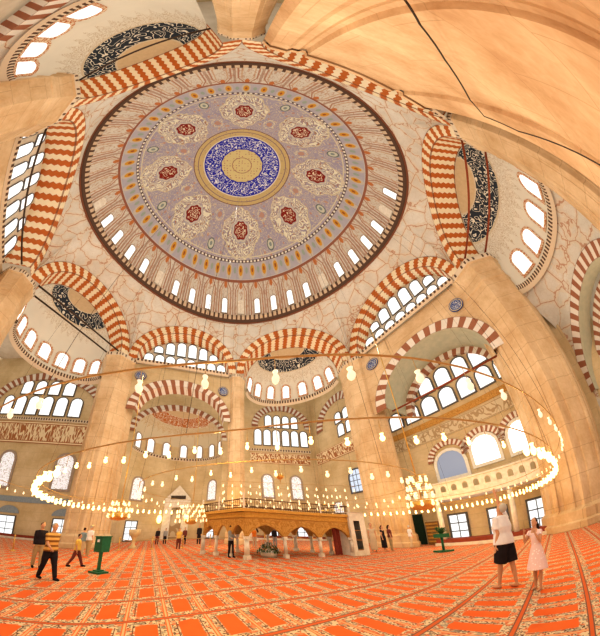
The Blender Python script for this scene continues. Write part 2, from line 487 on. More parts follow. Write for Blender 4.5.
# ------------------------------------------------------------------ layout
V = dict(DE=(-.5, 13.8), EF=(12.7, 11.7), FG=(17.3, .3), GH=(11.5, -10.9), HA=(-.6, -13.2), AB=(-9.8, -10), BC=(-17.4, 1.8), CD=(-12.8, 11.6))
SIDES = dict(E=('DE', 'EF'), F=('EF', 'FG'), G=('FG', 'GH'), H=('GH', 'HA'), A=('HA', 'AB'), B=('AB', 'BC'), C=('BC', 'CD'), D=('CD', 'DE'))
ZS, RISE_I, RISE_O = 20.0, 4.9, 6.15
QL, QC, RR = (-40.0, 15.43), (13.3, 24.9), (21.5, -1.0)
class Fr:
    def __init__(s, a, b):
        s.a = Vector((a[0], a[1], 0)); d = Vector((b[0]-a[0], b[1]-a[1], 0)); s.L = d.length
        s.ex = d.normalized(); s.n = Vector((-s.ex.y, s.ex.x, 0))
    def P(s, x, z, o=0.0): return s.a+s.ex*x+s.n*o+Vector((0, 0, z))
FS = {k: Fr(V[a], V[b]) for k, (a, b) in SIDES.items()}
FQ = Fr(QL, QC); FR = Fr(QC, RR)
XQ = (Vector((QL[0], QL[1], 0))-Vector((-25, 18.1, 0))).length   # shift of wall coordinate origin

# ---- floor
mb = MB()
mb.face([(-42, -24, 0), (34, -24, 0), (34, 34, 0), (-42, 34, 0)], [(0, 0), (1, 0), (1, 1), (0, 1)])
struct(mb.build('floor', M['carpet']), 'orange-red carpet woven in rows of prayer niches', 'floor')

# ---- dome
DCX, DCY, DAX, DAY = 0.12, 0.05, 14.35, 12.95
PROF = [(1, 28.3), (.97, 30.8), (.93, 33.2), (.865, 36.3), (.76, 39.8), (.65, 42.3), (.5, 44.1), (.32, 45.2), (.15, 45.6), (0, 45.7)]
def dome_z(r):
    for (a, za), (b, zb) in zip(PROF, PROF[1:]):
        if b <= r <= a: return zb+(za-zb)*(r-b)/(a-b)
    return 28.3
def dome_pt(psi, r, dz=0.0, out=0.0):
    return Vector((DCX+(DAX*r+out)*math.sin(psi), DCY+(DAY*r+out)*math.cos(psi), dome_z(r)+dz))
mb = MB()
rs = [1-0.012*i for i in range(26)]+[0.69-0.03*i for i in range(23)]+[0.0]
nR = len(rs)-1
mb.grid(lambda u, v: dome_pt(2*PI*u, rs[int(round(v*nR))]), 160, nR, lambda u, v: (u, rs[int(round(v*nR))]))
struct(mb.build('ceiling', M['dome']), 'great painted dome with blue centre and eight red calligraphy medallions', 'dome')
mb = MB()
prof = [(0.25, -0.75), (-0.05, -0.75), (-0.45, -0.35), (-0.45, 0.0), (-0.15, 0.12), (0.1, 0.12)]
np_ = len(prof)-1
mb.grid(lambda u, v: Vector((DCX+(DAX+prof[int(round(v*np_))][0])*math.sin(2*PI*u), DCY+(DAY+prof[int(round(v*np_))][0])*math.cos(2*PI*u), 28.35+prof[int(round(v*np_))][1])),
        240, np_, lambda u, v: (u*150, v), sm=False)
struct(mb.build('trim_1', M['rim']), 'round toothed cornice at the foot of the great dome', 'cornice')

# ---- windows
WN = [0]
LATT = {}
def window(o, ex, ez, nin, w, h, pane, frame='frame', arched=True, label=None, fr=0.12, bars=None, group=None, depth=0.10):
    """o: bottom centre; ex right, ez up, nin towards the viewer"""
    WN[0] += 1
    def out(k, extra):
        hw = w/2+extra; pts = [(-hw, -extra), (hw, -extra)]
        if arched:
            hh = h-w/2
            for i in range(9):
                a = PI*i/8; pts.append((hw*math.cos(a), hh+(w/2+extra)*1.0*math.sin(a)))
        else: pts += [(hw, h+extra), (-hw, h+extra)]
        return [o+ex*x+ez*z+nin*k for x, z in pts], pts
    mb = MB(); P, p2 = out(0.03, 0)
    mb.face(P, [(x, z) for x, z in p2])
    win = mb.build('window_%d' % WN[0], M[pane])
    mb = MB(); I, _ = out(depth, 0); O, _ = out(depth, fr); B, _ = out(-0.05, fr); IB, _ = out(0.0, 0)
    n = len(I)
    for i in range(n):
        j = (i+1) % n
        mb.face([I[i], I[j], O[j], O[i]]); mb.face([O[i], O[j], B[j], B[i]]); mb.face([IB[i], IB[j], I[j], I[i]])
    if bars:
        nx, nz = bars
        for i in range(1, nx):
            x = -w/2+w*i/nx
            mb.face([o+ex*(x-.04)+nin*.08, o+ex*(x+.04)+nin*.08, o+ex*(x+.04)+ez*h+nin*.08, o+ex*(x-.04)+ez*h+nin*.08])
        for i in range(1, nz):
            z = h*i/nz
            mb.face([o+ex*(-w/2)+ez*(z-.04)+nin*.08, o+ex*(w/2)+ez*(z-.04)+nin*.08, o+ex*(w/2)+ez*(z+.04)+nin*.08, o+ex*(-w/2)+ez*(z+.04)+nin*.08])
    mb.build('window_frame', M[frame], win)
    struct(win, label, 'window', group); return win
M['frame'] = speckled('window_stone_frame', (0.40, 0.32, 0.24), (0.30, 0.22, 0.16), 4)
M['frame_white'] = speckled('white_window_frame', (0.78, 0.72, 0.60), (0.66, 0.60, 0.48), 4)
M['frame_grey'] = speckled('dark_window_bars', (0.10, 0.10, 0.10), (0.16, 0.15, 0.14), 4)
def fringe_mat():
    m = Mat('painted_red_fringe', 0.7)
    n = m.noise(scale=9, detail=1)
    m.col(m.mix(n.gt(0.5), (0.70, 0.56, 0.38), (0.46, 0.16, 0.06))); return m.mat
M['fringe'] = fringe_mat()

for k in range(40):
    psi = 2*PI*k/40
    r0, r1 = 0.992, 0.966
    b = dome_pt(psi, r0, 0, -0.04); t = dome_pt(psi, r1, 0, -0.04)
    ex = Vector((math.cos(psi), -math.sin(psi), 0)); ez = (t-b).normalized(); nin = ez.cross(ex); 
    if nin.dot(Vector((DCX, DCY, 32))-b) < 0: nin = -nin
    if 100 < k*9 < 262: continue
    if k % 5 == 0:
        mb = MB()
        w, h = 0.85, 2.3
        pts = [(-w/2, 0), (w/2, 0)]+[(w/2*math.cos(PI*i/8), h-w/2+w/2*math.sin(PI*i/8)) for i in range(9)]
        mb.face([b+ex*x+ez*z+nin*.06 for x, z in pts], [(x, z) for x, z in pts])
        WN[0] += 1
        struct(mb.build('window_%d' % WN[0], M['marble']), 'blocked white niche between the lit windows of the dome', 'niche', 'blocked niches round the dome')
    else:
        window(b, ex, ez, nin, 0.66, 2.4, 'pane', 'frame', label='small arched window in the ring at the foot of the great dome', group='dome ring windows', fr=.07)

# ---- upper octagon
def arch_curve(c, hw, rise, t, zs=ZS):   # t 0..1 left->right
    a = PI*(1-t)
    z = zs+rise*max(0.0, math.sin(a))**0.92
    return c+hw*math.cos(a), z
TRIM = [1]
def trim(mb, mat, label, cat):
    TRIM[0] += 1
    return struct(mb.build('trim_%d' % TRIM[0], mat), label, cat)
def psi_of(v): return math.atan2(v[0]-DCX, v[1]-DCY)
SIDE_NAME = dict(E='far middle', F='far right', G='right', H='near right', A='near left', B='left', C='far left', D='qibla')
SOFFIT = dict(E=1.7, F=1.8, G=2.4, H=2.0, A=2.2, B=3.0, C=2.0, D=1.2)
for k, (a, b) in SIDES.items():
    f = FS[k]; hw = f.L/2; c = f.L/2; hwi = hw-1.0
    # spandrel from extrados up to the rim
    pa, pb = psi_of(V[a]), psi_of(V[b])
    while pb < pa: pb += 2*PI
    mb = MB()
    def S(u, v):
        x, z = arch_curve(c, hw, RISE_O, u); B = f.P(x, z)
        # top param: follow angle of x
        q = pa+(pb-pa)*(0.5-0.5*math.cos(PI*u)*0.72-0.14*(1-2*u))
        T = Vector((DCX+(DAX+.2)*math.sin(q), DCY+(DAY+.2)*math.cos(q), 27.7))
        p = B.lerp(T, v); p.z += 0.0
        return p
    mb.grid(S, 40, 14, lambda u, v: (u*8, v*3))
    struct(mb.build('wall_%s_spandrel' % SIDE_NAME[k].replace(' ', '_'), M['spandrel']), 'pale plaster spandrel with red-brown painted lines above the %s arch' % SIDE_NAME[k], 'wall')
    # striped arch: face ring and soffit
    mb = MB(); N = 44; so = SOFFIT[k]
    nst = 17
    def ring(u, v):
        xi, zi = arch_curve(c, hwi, RISE_I, u); xo, zo = arch_curve(c, hw, RISE_O, u)
        return f.P(xi+(xo-xi)*v, zi+(zo-zi)*v, -0.12)
    def soff(u, v):
        xi, zi = arch_curve(c, hwi, RISE_I, u); return f.P(xi, zi, -0.12+(so+.12)*v)
    mb.grid(ring, N, 1, lambda u, v: (u*nst, v), sm=False)
    mb.grid(soff, N, 4, lambda u, v: (u*nst, 1-v), mi=1)
    mb.grid(lambda u, v: f.P(*arch_curve(c, hw, RISE_O, u), -0.12+.14*v), N, 1, lambda u, v: (u*nst, 1.0))
    trim(mb, [M['stripe'], M['stripe_soffit']], 'red and cream striped zigzag arch on the %s side under the great dome' % SIDE_NAME[k], 'arch')

def conch(k, depth, zb, zdisc=1.0, mat='conch', wb=None, wh=2.0, ww=1.05, nw=6, t0=0.12, t1=0.88):
    f = FS[k]; c = f.L/2; hw = f.L/2-1.0; so = SOFFIT[k]
    def srf(th, z):      # th 0..pi left..right
        if z >= ZS:
            s = min(1, (z-ZS)/RISE_I); cb = math.sqrt(max(0, 1-s*s))
        else: cb = 1
        return f.P(c-hw*math.cos(th)*cb, z, so+depth*math.sin(th)*cb)
    mb = MB()
    mb.grid(lambda u, v: srf(PI*u, zb+(ZS-zb)*v), 36, 4, lambda u, v: (u*0.5, 1.0+(1-v)*0.4))
    mb.grid(lambda u, v: srf(PI*u, ZS+RISE_I*math.sin(PI/2*v)), 36, 16, lambda u, v: (u*0.5, 1-v))
    struct(mb.build('wall_%s_half_dome' % SIDE_NAME[k].replace(' ', '_'), M[mat]), 'cream half dome with dark calligraphy ring behind the %s striped arch' % SIDE_NAME[k], 'half dome')
    mb = MB()
    def lip(u, v):
        p = srf(PI*u, zb); q = (f.P(c, zb, so)-p); q = q.normalized()*(0.35 if v < .5 else 0.0)
        return p+q*(1 if v < 1 else 0)+Vector((0, 0, (-.5 if v == 0 else 0.0)))
    pr = [(0.0, -.6), (.35, -.25), (.35, 0.05), (0.02, .1)]
    def lip(u, v):
        i = int(round(v*3)); p = srf(PI*u, zb); q = f.P(c, zb, so)-p; q.normalize()
        return p+q*pr[i][0]+Vector((0, 0, pr[i][1]))
    mb.grid(lip, 60, 3, lambda u, v: (u*44, v), sm=False)
    trim(mb, M['cornice'], 'toothed cornice under the windows of the %s half dome' % SIDE_NAME[k], 'cornice')
    for i in range(nw):
        th = PI*(t0+(t1-t0)*i/(nw-1))
        b = srf(th, wb); t = srf(th, wb+wh)
        ex = (srf(th+.02, wb)-srf(th-.02, wb)).normalized(); ez = (t-b).normalized(); nin = ex.cross(ez)
        if nin.dot(f.P(c, wb, so)-b) < 0: nin = -nin
        window(b+nin*.03, ex, ez, nin, ww, wh, 'pane', 'fringe', label='arched window number %d along the base of the %s half dome' % (i+1, SIDE_NAME[k]) if False else 'arched window with painted red fringe at the base of the %s half dome' % SIDE_NAME[k], group='%s half dome windows' % SIDE_NAME[k], fr=.22)
    # blank wall skirt under the cornice
    return srf
conch('E', 3.7, 19.3, wb=19.9, wh=1.9, ww=0.9, nw=7, t0=.1, t1=.9)
conch('C', 4.0, 17.2, wb=18.0, wh=1.9, ww=1.0, nw=7, t0=.08, t1=.88)
conch('G', 3.0, 16.2, wb=16.9, wh=2.1, ww=1.35, nw=5, t0=.25, t1=.88, mat='conch_big')
conch('A', 3.5, 14.8, mat='conch_big', wb=15.4, wh=1.8, ww=1.1, nw=4, t0=.47, t1=.85)

def wall_arch(mb, f, x0, x1, z0, z1, c, hw, zs, rise, off, n=30, inner=None):
    mb.face([f.P(x0, z0, off), f.P(c-hw, z0, off), f.P(c-hw, z1, off), f.P(x0, z1, off)])
    mb.face([f.P(c+hw, z0, off), f.P(x1, z0, off), f.P(x1, z1, off), f.P(c+hw, z1, off)])
    def g(u, v):
        x, z = arch_curve(c, hw, rise, u, zs); return f.P(x, z+(z1-z)*v, off)
    mb.grid(g, n, 1, sm=False)
def arch_ring(f, c, hw, zs, rise, w, off, depth, nst, mat='stripe_pale', soffit=None, label='', jamb=0.0):
    mb = MB(); N = 40
    def pin(u): return arch_curve(c, hw, rise, u, zs)
    def pout(u): return arch_curve(c, hw+w, rise+w, u, zs)
    mb.grid(lambda u, v: f.P(pin(u)[0]+(pout(u)[0]-pin(u)[0])*v, pin(u)[1]+(pout(u)[1]-pin(u)[1])*v, off-.15), N, 1, lambda u, v: (u*nst, v), sm=False)
    mb.grid(lambda u, v: f.P(*pin(u), off-.15+(depth+.15)*v), N, 2, lambda u, v: (u*nst, v*.9+.05), mi=1 if soffit else 0)
    mb.grid(lambda u, v: f.P(*pout(u), off-.15+.2*v), N, 1, lambda u, v: (u*nst, .9))
    return trim(mb, [M[mat], M[soffit or mat]], label, 'arch')

def tympanum(k, off, label, rows=((8, 20.35, 1.9), (6, 22.55, 1.5)), ledge=True):
    f = FS[k]; c = f.L/2; hw = f.L/2-1.1
    mb = MB()
    mb.grid(lambda u, v: f.P(arch_curve(c, hw, RISE_I+.1, u)[0], ZS+(arch_curve(c, hw, RISE_I+.1, u)[1]-ZS)*v, off), 30, 3, lambda u, v: (u*10, v*4), sm=False)
    struct(mb.build('wall_%s_tympanum' % SIDE_NAME[k].replace(' ', '_'), M['cream']), label, 'wall')
    for ri, (n, zb, h) in enumerate(rows):
        lim = hw*(0.86 if ri == 0 else 0.66)
        for i in range(n):
            x = c-lim+2*lim*i/(n-1)
            # arch height above this x
            zz = ZS+RISE_I*max(0, 1-((x-c)/hw)**2)**0.46
            hh = min(h+(0.9 if ri == len(rows)-1 else 0)*max(0.0, 1-abs((x-c)/lim))**.5, zz-zb-.15)
            if hh < .7: continue
            window(f.P(x, zb, off-.03), f.ex, Vector((0, 0, 1)), -f.n, 1.02 if ri == 0 else 1.0, hh, 'pane', 'frame_grey', label='tall narrow arched window filling the wall under the %s striped arch' % SIDE_NAME[k], group='%s tympanum windows' % SIDE_NAME[k], fr=.07)
    if not ledge:
        mb = MB(); mb.face([f.P(0, 12, off), f.P(f.L, 12, off), f.P(f.L, ZS+.02, off), f.P(0, ZS+.02, off)])
        struct(mb.build('wall_left_screen', M['pier']), 'tan stone wall under the left windows', 'wall')
        mb = MB(); mb.grid(lambda u, v: f.P(1.0+(f.L-2.0)*u, ZS-.4+.6*v, off-.3 if .1 < v < .9 else off-.02), 1, 3, lambda u, v: (u*26, v), sm=False)
        trim(mb, M['cornice'], 'toothed sill cornice below the left windows', 'cornice'); return
    mb = MB()
    mb.grid(lambda u, v: f.P(1.0+(f.L-2.0)*u, ZS-.45+.6*v, -.25 if .1 < v < .9 else (-.02)), 1, 3, lambda u, v: (u*26, v), sm=False)
    mb.face([f.P(1, ZS+.15, -.02), f.P(f.L-1, ZS+.15, -.02), f.P(f.L-1, ZS+.15, off), f.P(1, ZS+.15, off)])
    trim(mb, M['cornice'], 'toothed sill cornice under the %s striped arch' % SIDE_NAME[k], 'cornice')
tympanum('D', 1.2, 'cream window wall above the prayer niche, two rows of arched windows')
tympanum('F', 1.4, 'cream window wall under the far right striped arch')
tympanum('B', 2.6, 'cream window wall under the left striped arch', rows=((7, 20.3, 2.0), (5, 22.5, 1.6)), ledge=False)
tympanum('H', 2.0, 'cream window wall under the near right striped arch')

# ---- lower screen walls with big arches on D and F
f = FS['F']
mb = MB()
wall_arch(mb, f, 0.6, f.L-.6, 12.4, 19.7, 6.5, 4.4, 12.4, 4.3, 0.3)
struct(mb.build('wall_far_right_screen', M['pier']), 'tan stone wall between the striped arches on the far right', 'wall')
M['grey_green'] = speckled('grey_green_plaster', (0.40, 0.38, 0.26), (0.50, 0.45, 0.30), 2)
arch_ring(f, 6.5, 4.4, 12.4, 4.3, .95, 0.3, 3.6, 15, 'stripe_pale', 'grey_green', 'wide brown and white striped arch below the far right windows')
arch_ring(f, 6.5, 3.9, 12.2, 3.9, .7, 3.8, .6, 17, 'stripe_pale', None, 'inner brown and white arch framing windows on the far right')
f = FS['D']; mb = MB()
wall_arch(mb, f, 0.6, f.L-.6, 13.6, 19.7, f.L/2, 4.7, 13.6, 3.7, 0.3)
struct(mb.build('wall_qibla_screen', M['wall']), 'stone wall over the prayer niche arch', 'wall')
arch_ring(f, f.L/2, 4.7, 13.6, 3.7, .85, 0.3, 1.2, 17, 'stripe_pale', None, 'brown and white striped arch in front of the prayer niche')

# ---- qibla wall (coordinate x along FQ, measured values are shifted by XQ)
QX = lambda t: t+XQ
UP = Vector((0, 0, 1))
mb = MB()
A0, A1 = QX(9.2), QX(23.2); ac = (A0+A1)/2; ahw = (A1-A0)/2-.6
wall_arch(mb, FQ, 0, FQ.L, 0, 27, ac, ahw, 15.2, 4.6, 0.0)
struct(mb.build('wall_qibla', M['wall']), 'yellow stone wall with tall arched windows facing the hall', 'wall')
mb = MB()
mb.face([FR.P(0, 0), FR.P(FR.L, 0), FR.P(FR.L, 27), FR.P(0, 27)])
struct(mb.build('wall_right', M['wall']), 'stone side wall behind the gallery on the right', 'wall')
mb = MB()
FRb = Fr(RR, (30, -22)); mb.face([FRb.P(0, 0), FRb.P(FRb.L, 0), FRb.P(FRb.L, 27), FRb.P(0, 27)])
FBk = Fr((30, -22), (-30, -22)); mb.face([FBk.P(0, 0), FBk.P(FBk.L, 0), FBk.P(FBk.L, 27), FBk.P(0, 27)])
struct(mb.build('wall_back', M['wall']), 'stone wall behind the camera', 'wall')
mb = MB()
FL = Fr((-30, -22), QL); mb.face([FL.P(0, 0), FL.P(FL.L, 0), FL.P(FL.L, 27), FL.P(0, 27)])
struct(mb.build('wall_left', M['wall']), 'stone wall on the left side of the hall', 'wall')
# roof over the outer bays: ring between octagon and outer walls
mb = MB()
outer = [QL, QC, RR, (30, -22), (-30, -22)]
names = ['CD', 'DE', 'EF', 'FG', 'GH', 'HA', 'AB', 'BC']
def ray_outer(psi):
    d = Vector((math.sin(psi), math.cos(psi))); best = None
    for i in range(5):
        a = Vector(outer[i]); b = Vector(outer[(i+1) % 5]); e = b-a
        den = d.x*e.y-d.y*e.x
        if abs(den) < 1e-9: continue
        t = (a.x*e.y-a.y*e.x)/den; s = (a.x*d.y-a.y*d.x)/den
        if t > 0 and -1e-6 <= s <= 1+1e-6: best = t if best is None else min(best, t)
    return best
N = 96
for i in range(N):
    p0, p1 = 2*PI*i/N, 2*PI*(i+1)/N
    q = []
    for p in (p0, p1):
        d = Vector((math.sin(p), math.cos(p), 0)); ro = ray_outer(p)+.3
        q.append((Vector((DCX+DAX*1.03*math.sin(p), DCY+DAY*1.03*math.cos(p), 28.2)), Vector((d.x*ro, d.y*ro, 26.8))))
    mb.face([q[0][0], q[1][0], q[1][1], q[0][1]])
struct(mb.build('ceiling_outer_bays', M['cream']), 'plain plaster vault over the outer bays', 'ceiling')

def strip(f, x0, x1, z0, z1, off, mat, rep, label, cat='frieze', th=.08):
    mb = MB()
    mb.face([f.P(x0, z0, off-th), f.P(x1, z0, off-th), f.P(x1, z1, off-th), f.P(x0, z1, off-th)], [(0, 0), (rep, 0), (rep, 1), (0, 1)])
    mb.face([f.P(x0, z1, off-th), f.P(x1, z1, off-th), f.P(x1, z1, off), f.P(x0, z1, off)])
    mb.face([f.P(x0, z0, off), f.P(x1, z0, off), f.P(x1, z0, off-th), f.P(x0, z0, off-th)])
    return trim(mb, M[mat], label, cat)

# left part of the qibla wall
arch_ring(FQ, QX(-3.2), 7.6, 17.6, 5.0, 1.3, 0.0, 0.1, 25, 'stripe_pale', None, 'wide brown and white arch framing the windows on the far left wall')
def row(f, xs, z, w, h, pane, frame, label, group, **kw):
    for x in xs: window(f.P(x, z, -.03), f.ex, UP, -f.n, w, h, pane, frame, label=label, group=group, **kw)
row(FQ, [QX(-8.6+2.05*i) for i in range(6)], 16.6, 1.5, 3.0, 'pane', 'frame_grey', 'arched window in the lower row of the far left wall arch', 'far left wall windows, lower row')
row(FQ, [QX(-6.4+2.15*i) for i in range(4)], 20.0, 1.5, 2.3, 'pane', 'frame_grey', 'arched window in the upper row of the far left wall arch', 'far left wall windows, upper row')
strip(FQ, QX(-13), QX(5.0), 12.3, 15.5, 0, 'frieze', 26, 'dark red frieze with cream calligraphy on the far left wall')
strip(FQ, QX(-13), QX(9.0), 15.7, 16.2, 0, 'cornice', 60, 'toothed cornice above the calligraphy frieze', 'cornice')
row(FQ, [QX(-5.6), QX(2.3)], 6.3, 2.0, 4.6, 'stained', 'frame', 'tall arched stained window on the far left wall below the calligraphy', 'stained windows of the left wall', fr=.3)
row(FQ, [QX(-3.6), QX(3.6)], 0.3, 2.2, 2.3, 'pane_clear', 'frame_grey', 'square daylight window at floor level on the far left wall', 'floor level windows of the left wall', arched=False, bars=(2, 3))
strip(FQ, QX(-13), QX(5.2), 4.4, 5.1, 0, 'blue_tile', 10, 'blue grey tile band on the far left wall')
def lunette(f, x, z, r, mat, label, off=0):
    mb = MB(); pts = [(r*math.cos(PI*i/14), r*.62*math.sin(PI*i/14)) for i in range(15)]
    mb.face([f.P(x+a, z+b, off-.06) for a, b in pts], [(a/r/2+.5, b/r/2) for a, b in pts])
    return trim(mb, M[mat], label, 'tile panel')
lunette(FQ, QX(-3.6), 3.0, 1.5, 'blue_tile', 'dark blue tiled lunette over the left floor level window')
lunette(FQ, QX(3.6), 3.0, 1.5, 'blue_tile', 'dark blue tiled lunette over the second floor level window')
# far middle part of the qibla wall
arch_ring(FQ, QX(33.2), 4.3, 18.4, 3.4, 1.1, 0.0, 0.1, 19, 'stripe_pale', None, 'brown and white arch framing windows between the two far piers')
row(FQ, [QX(28.9+1.65*i) for i in range(6)], 15.0, 1.2, 2.9, 'pane', 'frame_grey', 'arched window in the lower row between the far piers', 'far wall windows, lower row')
row(FQ, [QX(30.8+1.6*i) for i in range(4)], 18.4, 1.15, 2.3, 'pane', 'frame_grey', 'arched window in the upper row between the far piers', 'far wall windows, upper row')
strip(FQ, QX(27.5), QX(37.9), 11.6, 13.6, 0, 'frieze', 12, 'dark red calligraphy frieze on the far wall between piers')
strip(FQ, QX(27.2), QX(38.2), 13.8, 14.3, 0, 'cornice', 24, 'toothed cornice on the far wall between piers', 'cornice')
row(FQ, [QX(30.3), QX(35.0)], 5.9, 1.6, 3.6, 'stained', 'frame', 'tall stained window above the platform between the far piers', 'stained windows of the far wall', fr=.25)
row(FQ, [QX(30.2), QX(35.2)], 0.3, 1.9, 2.3, 'pane_clear', 'frame_grey', 'square daylight window at floor level between the far piers', 'floor level windows of the far wall', arched=False, bars=(2, 3))

# ---- apse with the mihrab
AD = 4.6
mb = MB()
def aps(u, z):
    th = PI*u
    if z > 15.2:
        s = min(1, (z-15.2)/4.6); cb = math.sqrt(max(0, 1-s*s))
    else: cb = 1
    return FQ.P(ac-ahw*math.cos(th)*cb, z, AD*math.sin(th)*cb)
mb.grid(lambda u, v: aps(u, 15.2*v), 30, 2, lambda u, v: (u*6, v*6), mi=1)
mb.grid(lambda u, v: aps(u, 15.2+4.6*math.sin(PI/2*v)), 30, 14, lambda u, v: (u*.5, 1-v))
struct(mb.build('wall_prayer_niche_apse', [M['conch_orange'], M['wall']]), 'apse with orange painted half dome round the marble prayer niche', 'apse')
arch_ring(FQ, ac, ahw-.05, 15.2, 4.5, .8, -.02, .3, 19, 'stripe_pale', None, 'striped arch at the mouth of the prayer niche apse')
mb = MB()
mb.grid(lambda u, v: aps(u, 12.6)+(FQ.P(ac, 12.6)-aps(u, 12.6)).normalized()*(.25 if v > .1 else .02)+Vector((0, 0, .5*v)), 50, 2, lambda u, v: (u*40, v), sm=False)
trim(mb, M['cornice'], 'toothed cornice round the prayer niche apse', 'cornice')
for i in range(7):
    u = .09+.82*i/6; p = aps(u, 13.3); ex = (aps(u+.01, 13)-aps(u-.01, 13)).normalized()
    nin = (FQ.P(ac, 13.3)-p); nin.z = 0; nin.normalize(); nin = (ex.cross(UP) if ex.cross(UP).dot(nin) > 0 else -ex.cross(UP))
    window(p+nin*.04, ex, UP, nin, .95, 2.3, 'pane', 'frame', label='small arched window under the painted half dome of the apse', group='apse windows', fr=.2)
for u, h in ((.17, 3.2), (.5, 0), (.80, 3.2)):
    if not h: continue
    p = aps(u, 5.6); ex = (aps(u+.01, 13)-aps(u-.01, 13)).normalized(); nin = -ex.cross(UP)
    if nin.dot(FQ.P(ac, 5.6)-p) < 0: nin = -nin
    window(p+nin*.04, ex, UP, nin, 1.6, h, 'stained', 'frame', label='tall stained window beside the prayer niche', group='apse stained windows', fr=.22)
    p = aps(u, .2)
    window(p+nin*.04, ex, UP, nin, 1.6, 2.4, 'pane_clear', 'frame_grey', arched=False, bars=(2, 3), label='square daylight window at floor level beside the prayer niche', group='apse floor windows')
# mihrab itself
t = empty('prayer_niche', FQ.P(ac, 0, AD-.5)); tag(t, 'marble prayer niche with pointed crown between the apse windows', 'prayer niche')
mb = MB()
base = FQ.P(ac, 0, AD-.35)
def fp(x, z, o=0): return base+FQ.ex*x+UP*z+FQ.n*o
mb.face([fp(-1.9, 0), fp(-.8, 0), fp(-.8, 4.6), fp(-1.9, 6)]); mb.face([fp(.8, 0), fp(1.9, 0), fp(1.9, 6), fp(.8, 4.6)])
mb.face([fp(-.8, 4.6), fp(.8, 4.6), fp(1.9, 6), fp(0, 8.2), fp(-1.9, 6)])
for s in (-1, 1):
    mb.face([fp(s*1.9, 0), fp(s*1.9, 0, .5), fp(s*1.9, 6, .5), fp(s*1.9, 6)])
mb.build('niche_frame', M['marble'], t)
mb = MB(); mb.grid(lambda u, v: fp(-.8*math.cos(PI*u)*(1-.98*max(0, v-.7)/.3), 4.6*v, .35*math.sin(PI*u)), 10, 8)
mb.build('niche_recess', M['frieze_pale'], t)
mb = MB(); mb.box(tuple(fp(0, 6.2, -.05)), (2.2, .08, .55), math.atan2(FQ.ex.y, FQ.ex.x)); mb.build('inscription_panel', M['iron'], t)

# ---- right wall: windows under the big arch, gallery, etc.
row(FR, [12.6+1.72*i for i in range(7)], 11.9, 1.25, 1.75, 'pane', 'frame_grey', 'arched window in the lower row of the right side wall', 'right wall windows, lower row')
row(FR, [14.6+1.7*i for i in range(5)], 13.95, 1.25, 1.75, 'pane', 'frame_grey', 'arched window in the upper row of the right side wall', 'right wall windows, upper row')
strip(FR, 10, 25, 10.7, 11.3, 0, 'frieze_gold', 26, 'narrow ochre frieze under the windows of the right side wall')
strip(FR, 10, 25, 9.3, 10.5, 0, 'frieze_pale', 18, 'pale relief frieze on the right side wall')
arch_ring(FR, 5.3, 3.0, 17.0, 3.4, 1.2, 0.0, 0.1, 17, 'stripe_pale', None, 'brown and white arch on the side wall beside the second far pier')
row(FR, [5.6, 7.0], 14.6, 1.0, 1.8, 'pane', 'frame_grey', 'small arched window on the side wall beside the second far pier, lower row', 'side wall corner windows, lower row')
row(FR, [5.4, 6.8], 16.8, 1.0, 1.6, 'pane', 'frame_grey', 'small arched window on the side wall beside the second far pier, upper row', 'side wall corner windows, upper row')
strip(FR, .3, 8.6, 11.6, 13.6, 0, 'frieze', 10, 'dark red calligraphy frieze on the side wall near the corner')
row(FR, [3.0], 3.2, 1.5, 2.0, 'stained', 'frame', 'small stained window on the side wall near the corner', None, fr=.2)
row(FR, [6.6], 6.2, 2.1, 2.9, 'pane_blue', 'frame_grey', 'dark blue grilled window on the side wall near the corner', None, fr=.2, bars=(4, 4))
row(FR, [16.3], 5.6, 2.3, 2.3, 'pane_dull', 'frame_white', 'pale blue arched window at the left end of the gallery', None, fr=.25)
row(FR, [19.2, 22.2], 6.0, 2.0, 2.2, 'pane_hot', 'frame_white', 'glaring white arched window above the gallery railing', 'glaring gallery windows', fr=.25)
for x in (16.3, 19.2, 22.2):
    arch_ring(FR, x, 1.3, 7.2, 1.25, .5, 0.0, .05, 13, 'stripe_pale', None, 'small striped arch over a gallery window on the right')
row(FR, [15.8, 18.95, 22.0], 0.35, 1.35, 2.0, 'pane_clear', 'frame_grey', 'barred daylight window at floor level under the gallery', 'floor level windows under the gallery', arched=False, bars=(2, 3), fr=.15)
struct_door = MB()
mb = MB(); mb.box(tuple(FR.P(12.2, 1.4, -.08)), (1.2, .12, 2.8), math.atan2(FR.ex.y, FR.ex.x))
dr = struct(mb.build('door_1', speckled('dark_green_door', (0.012, 0.03, 0.018), (0.02, 0.045, 0.025), 6)), 'dark green door at floor level on the right side wall', 'door')
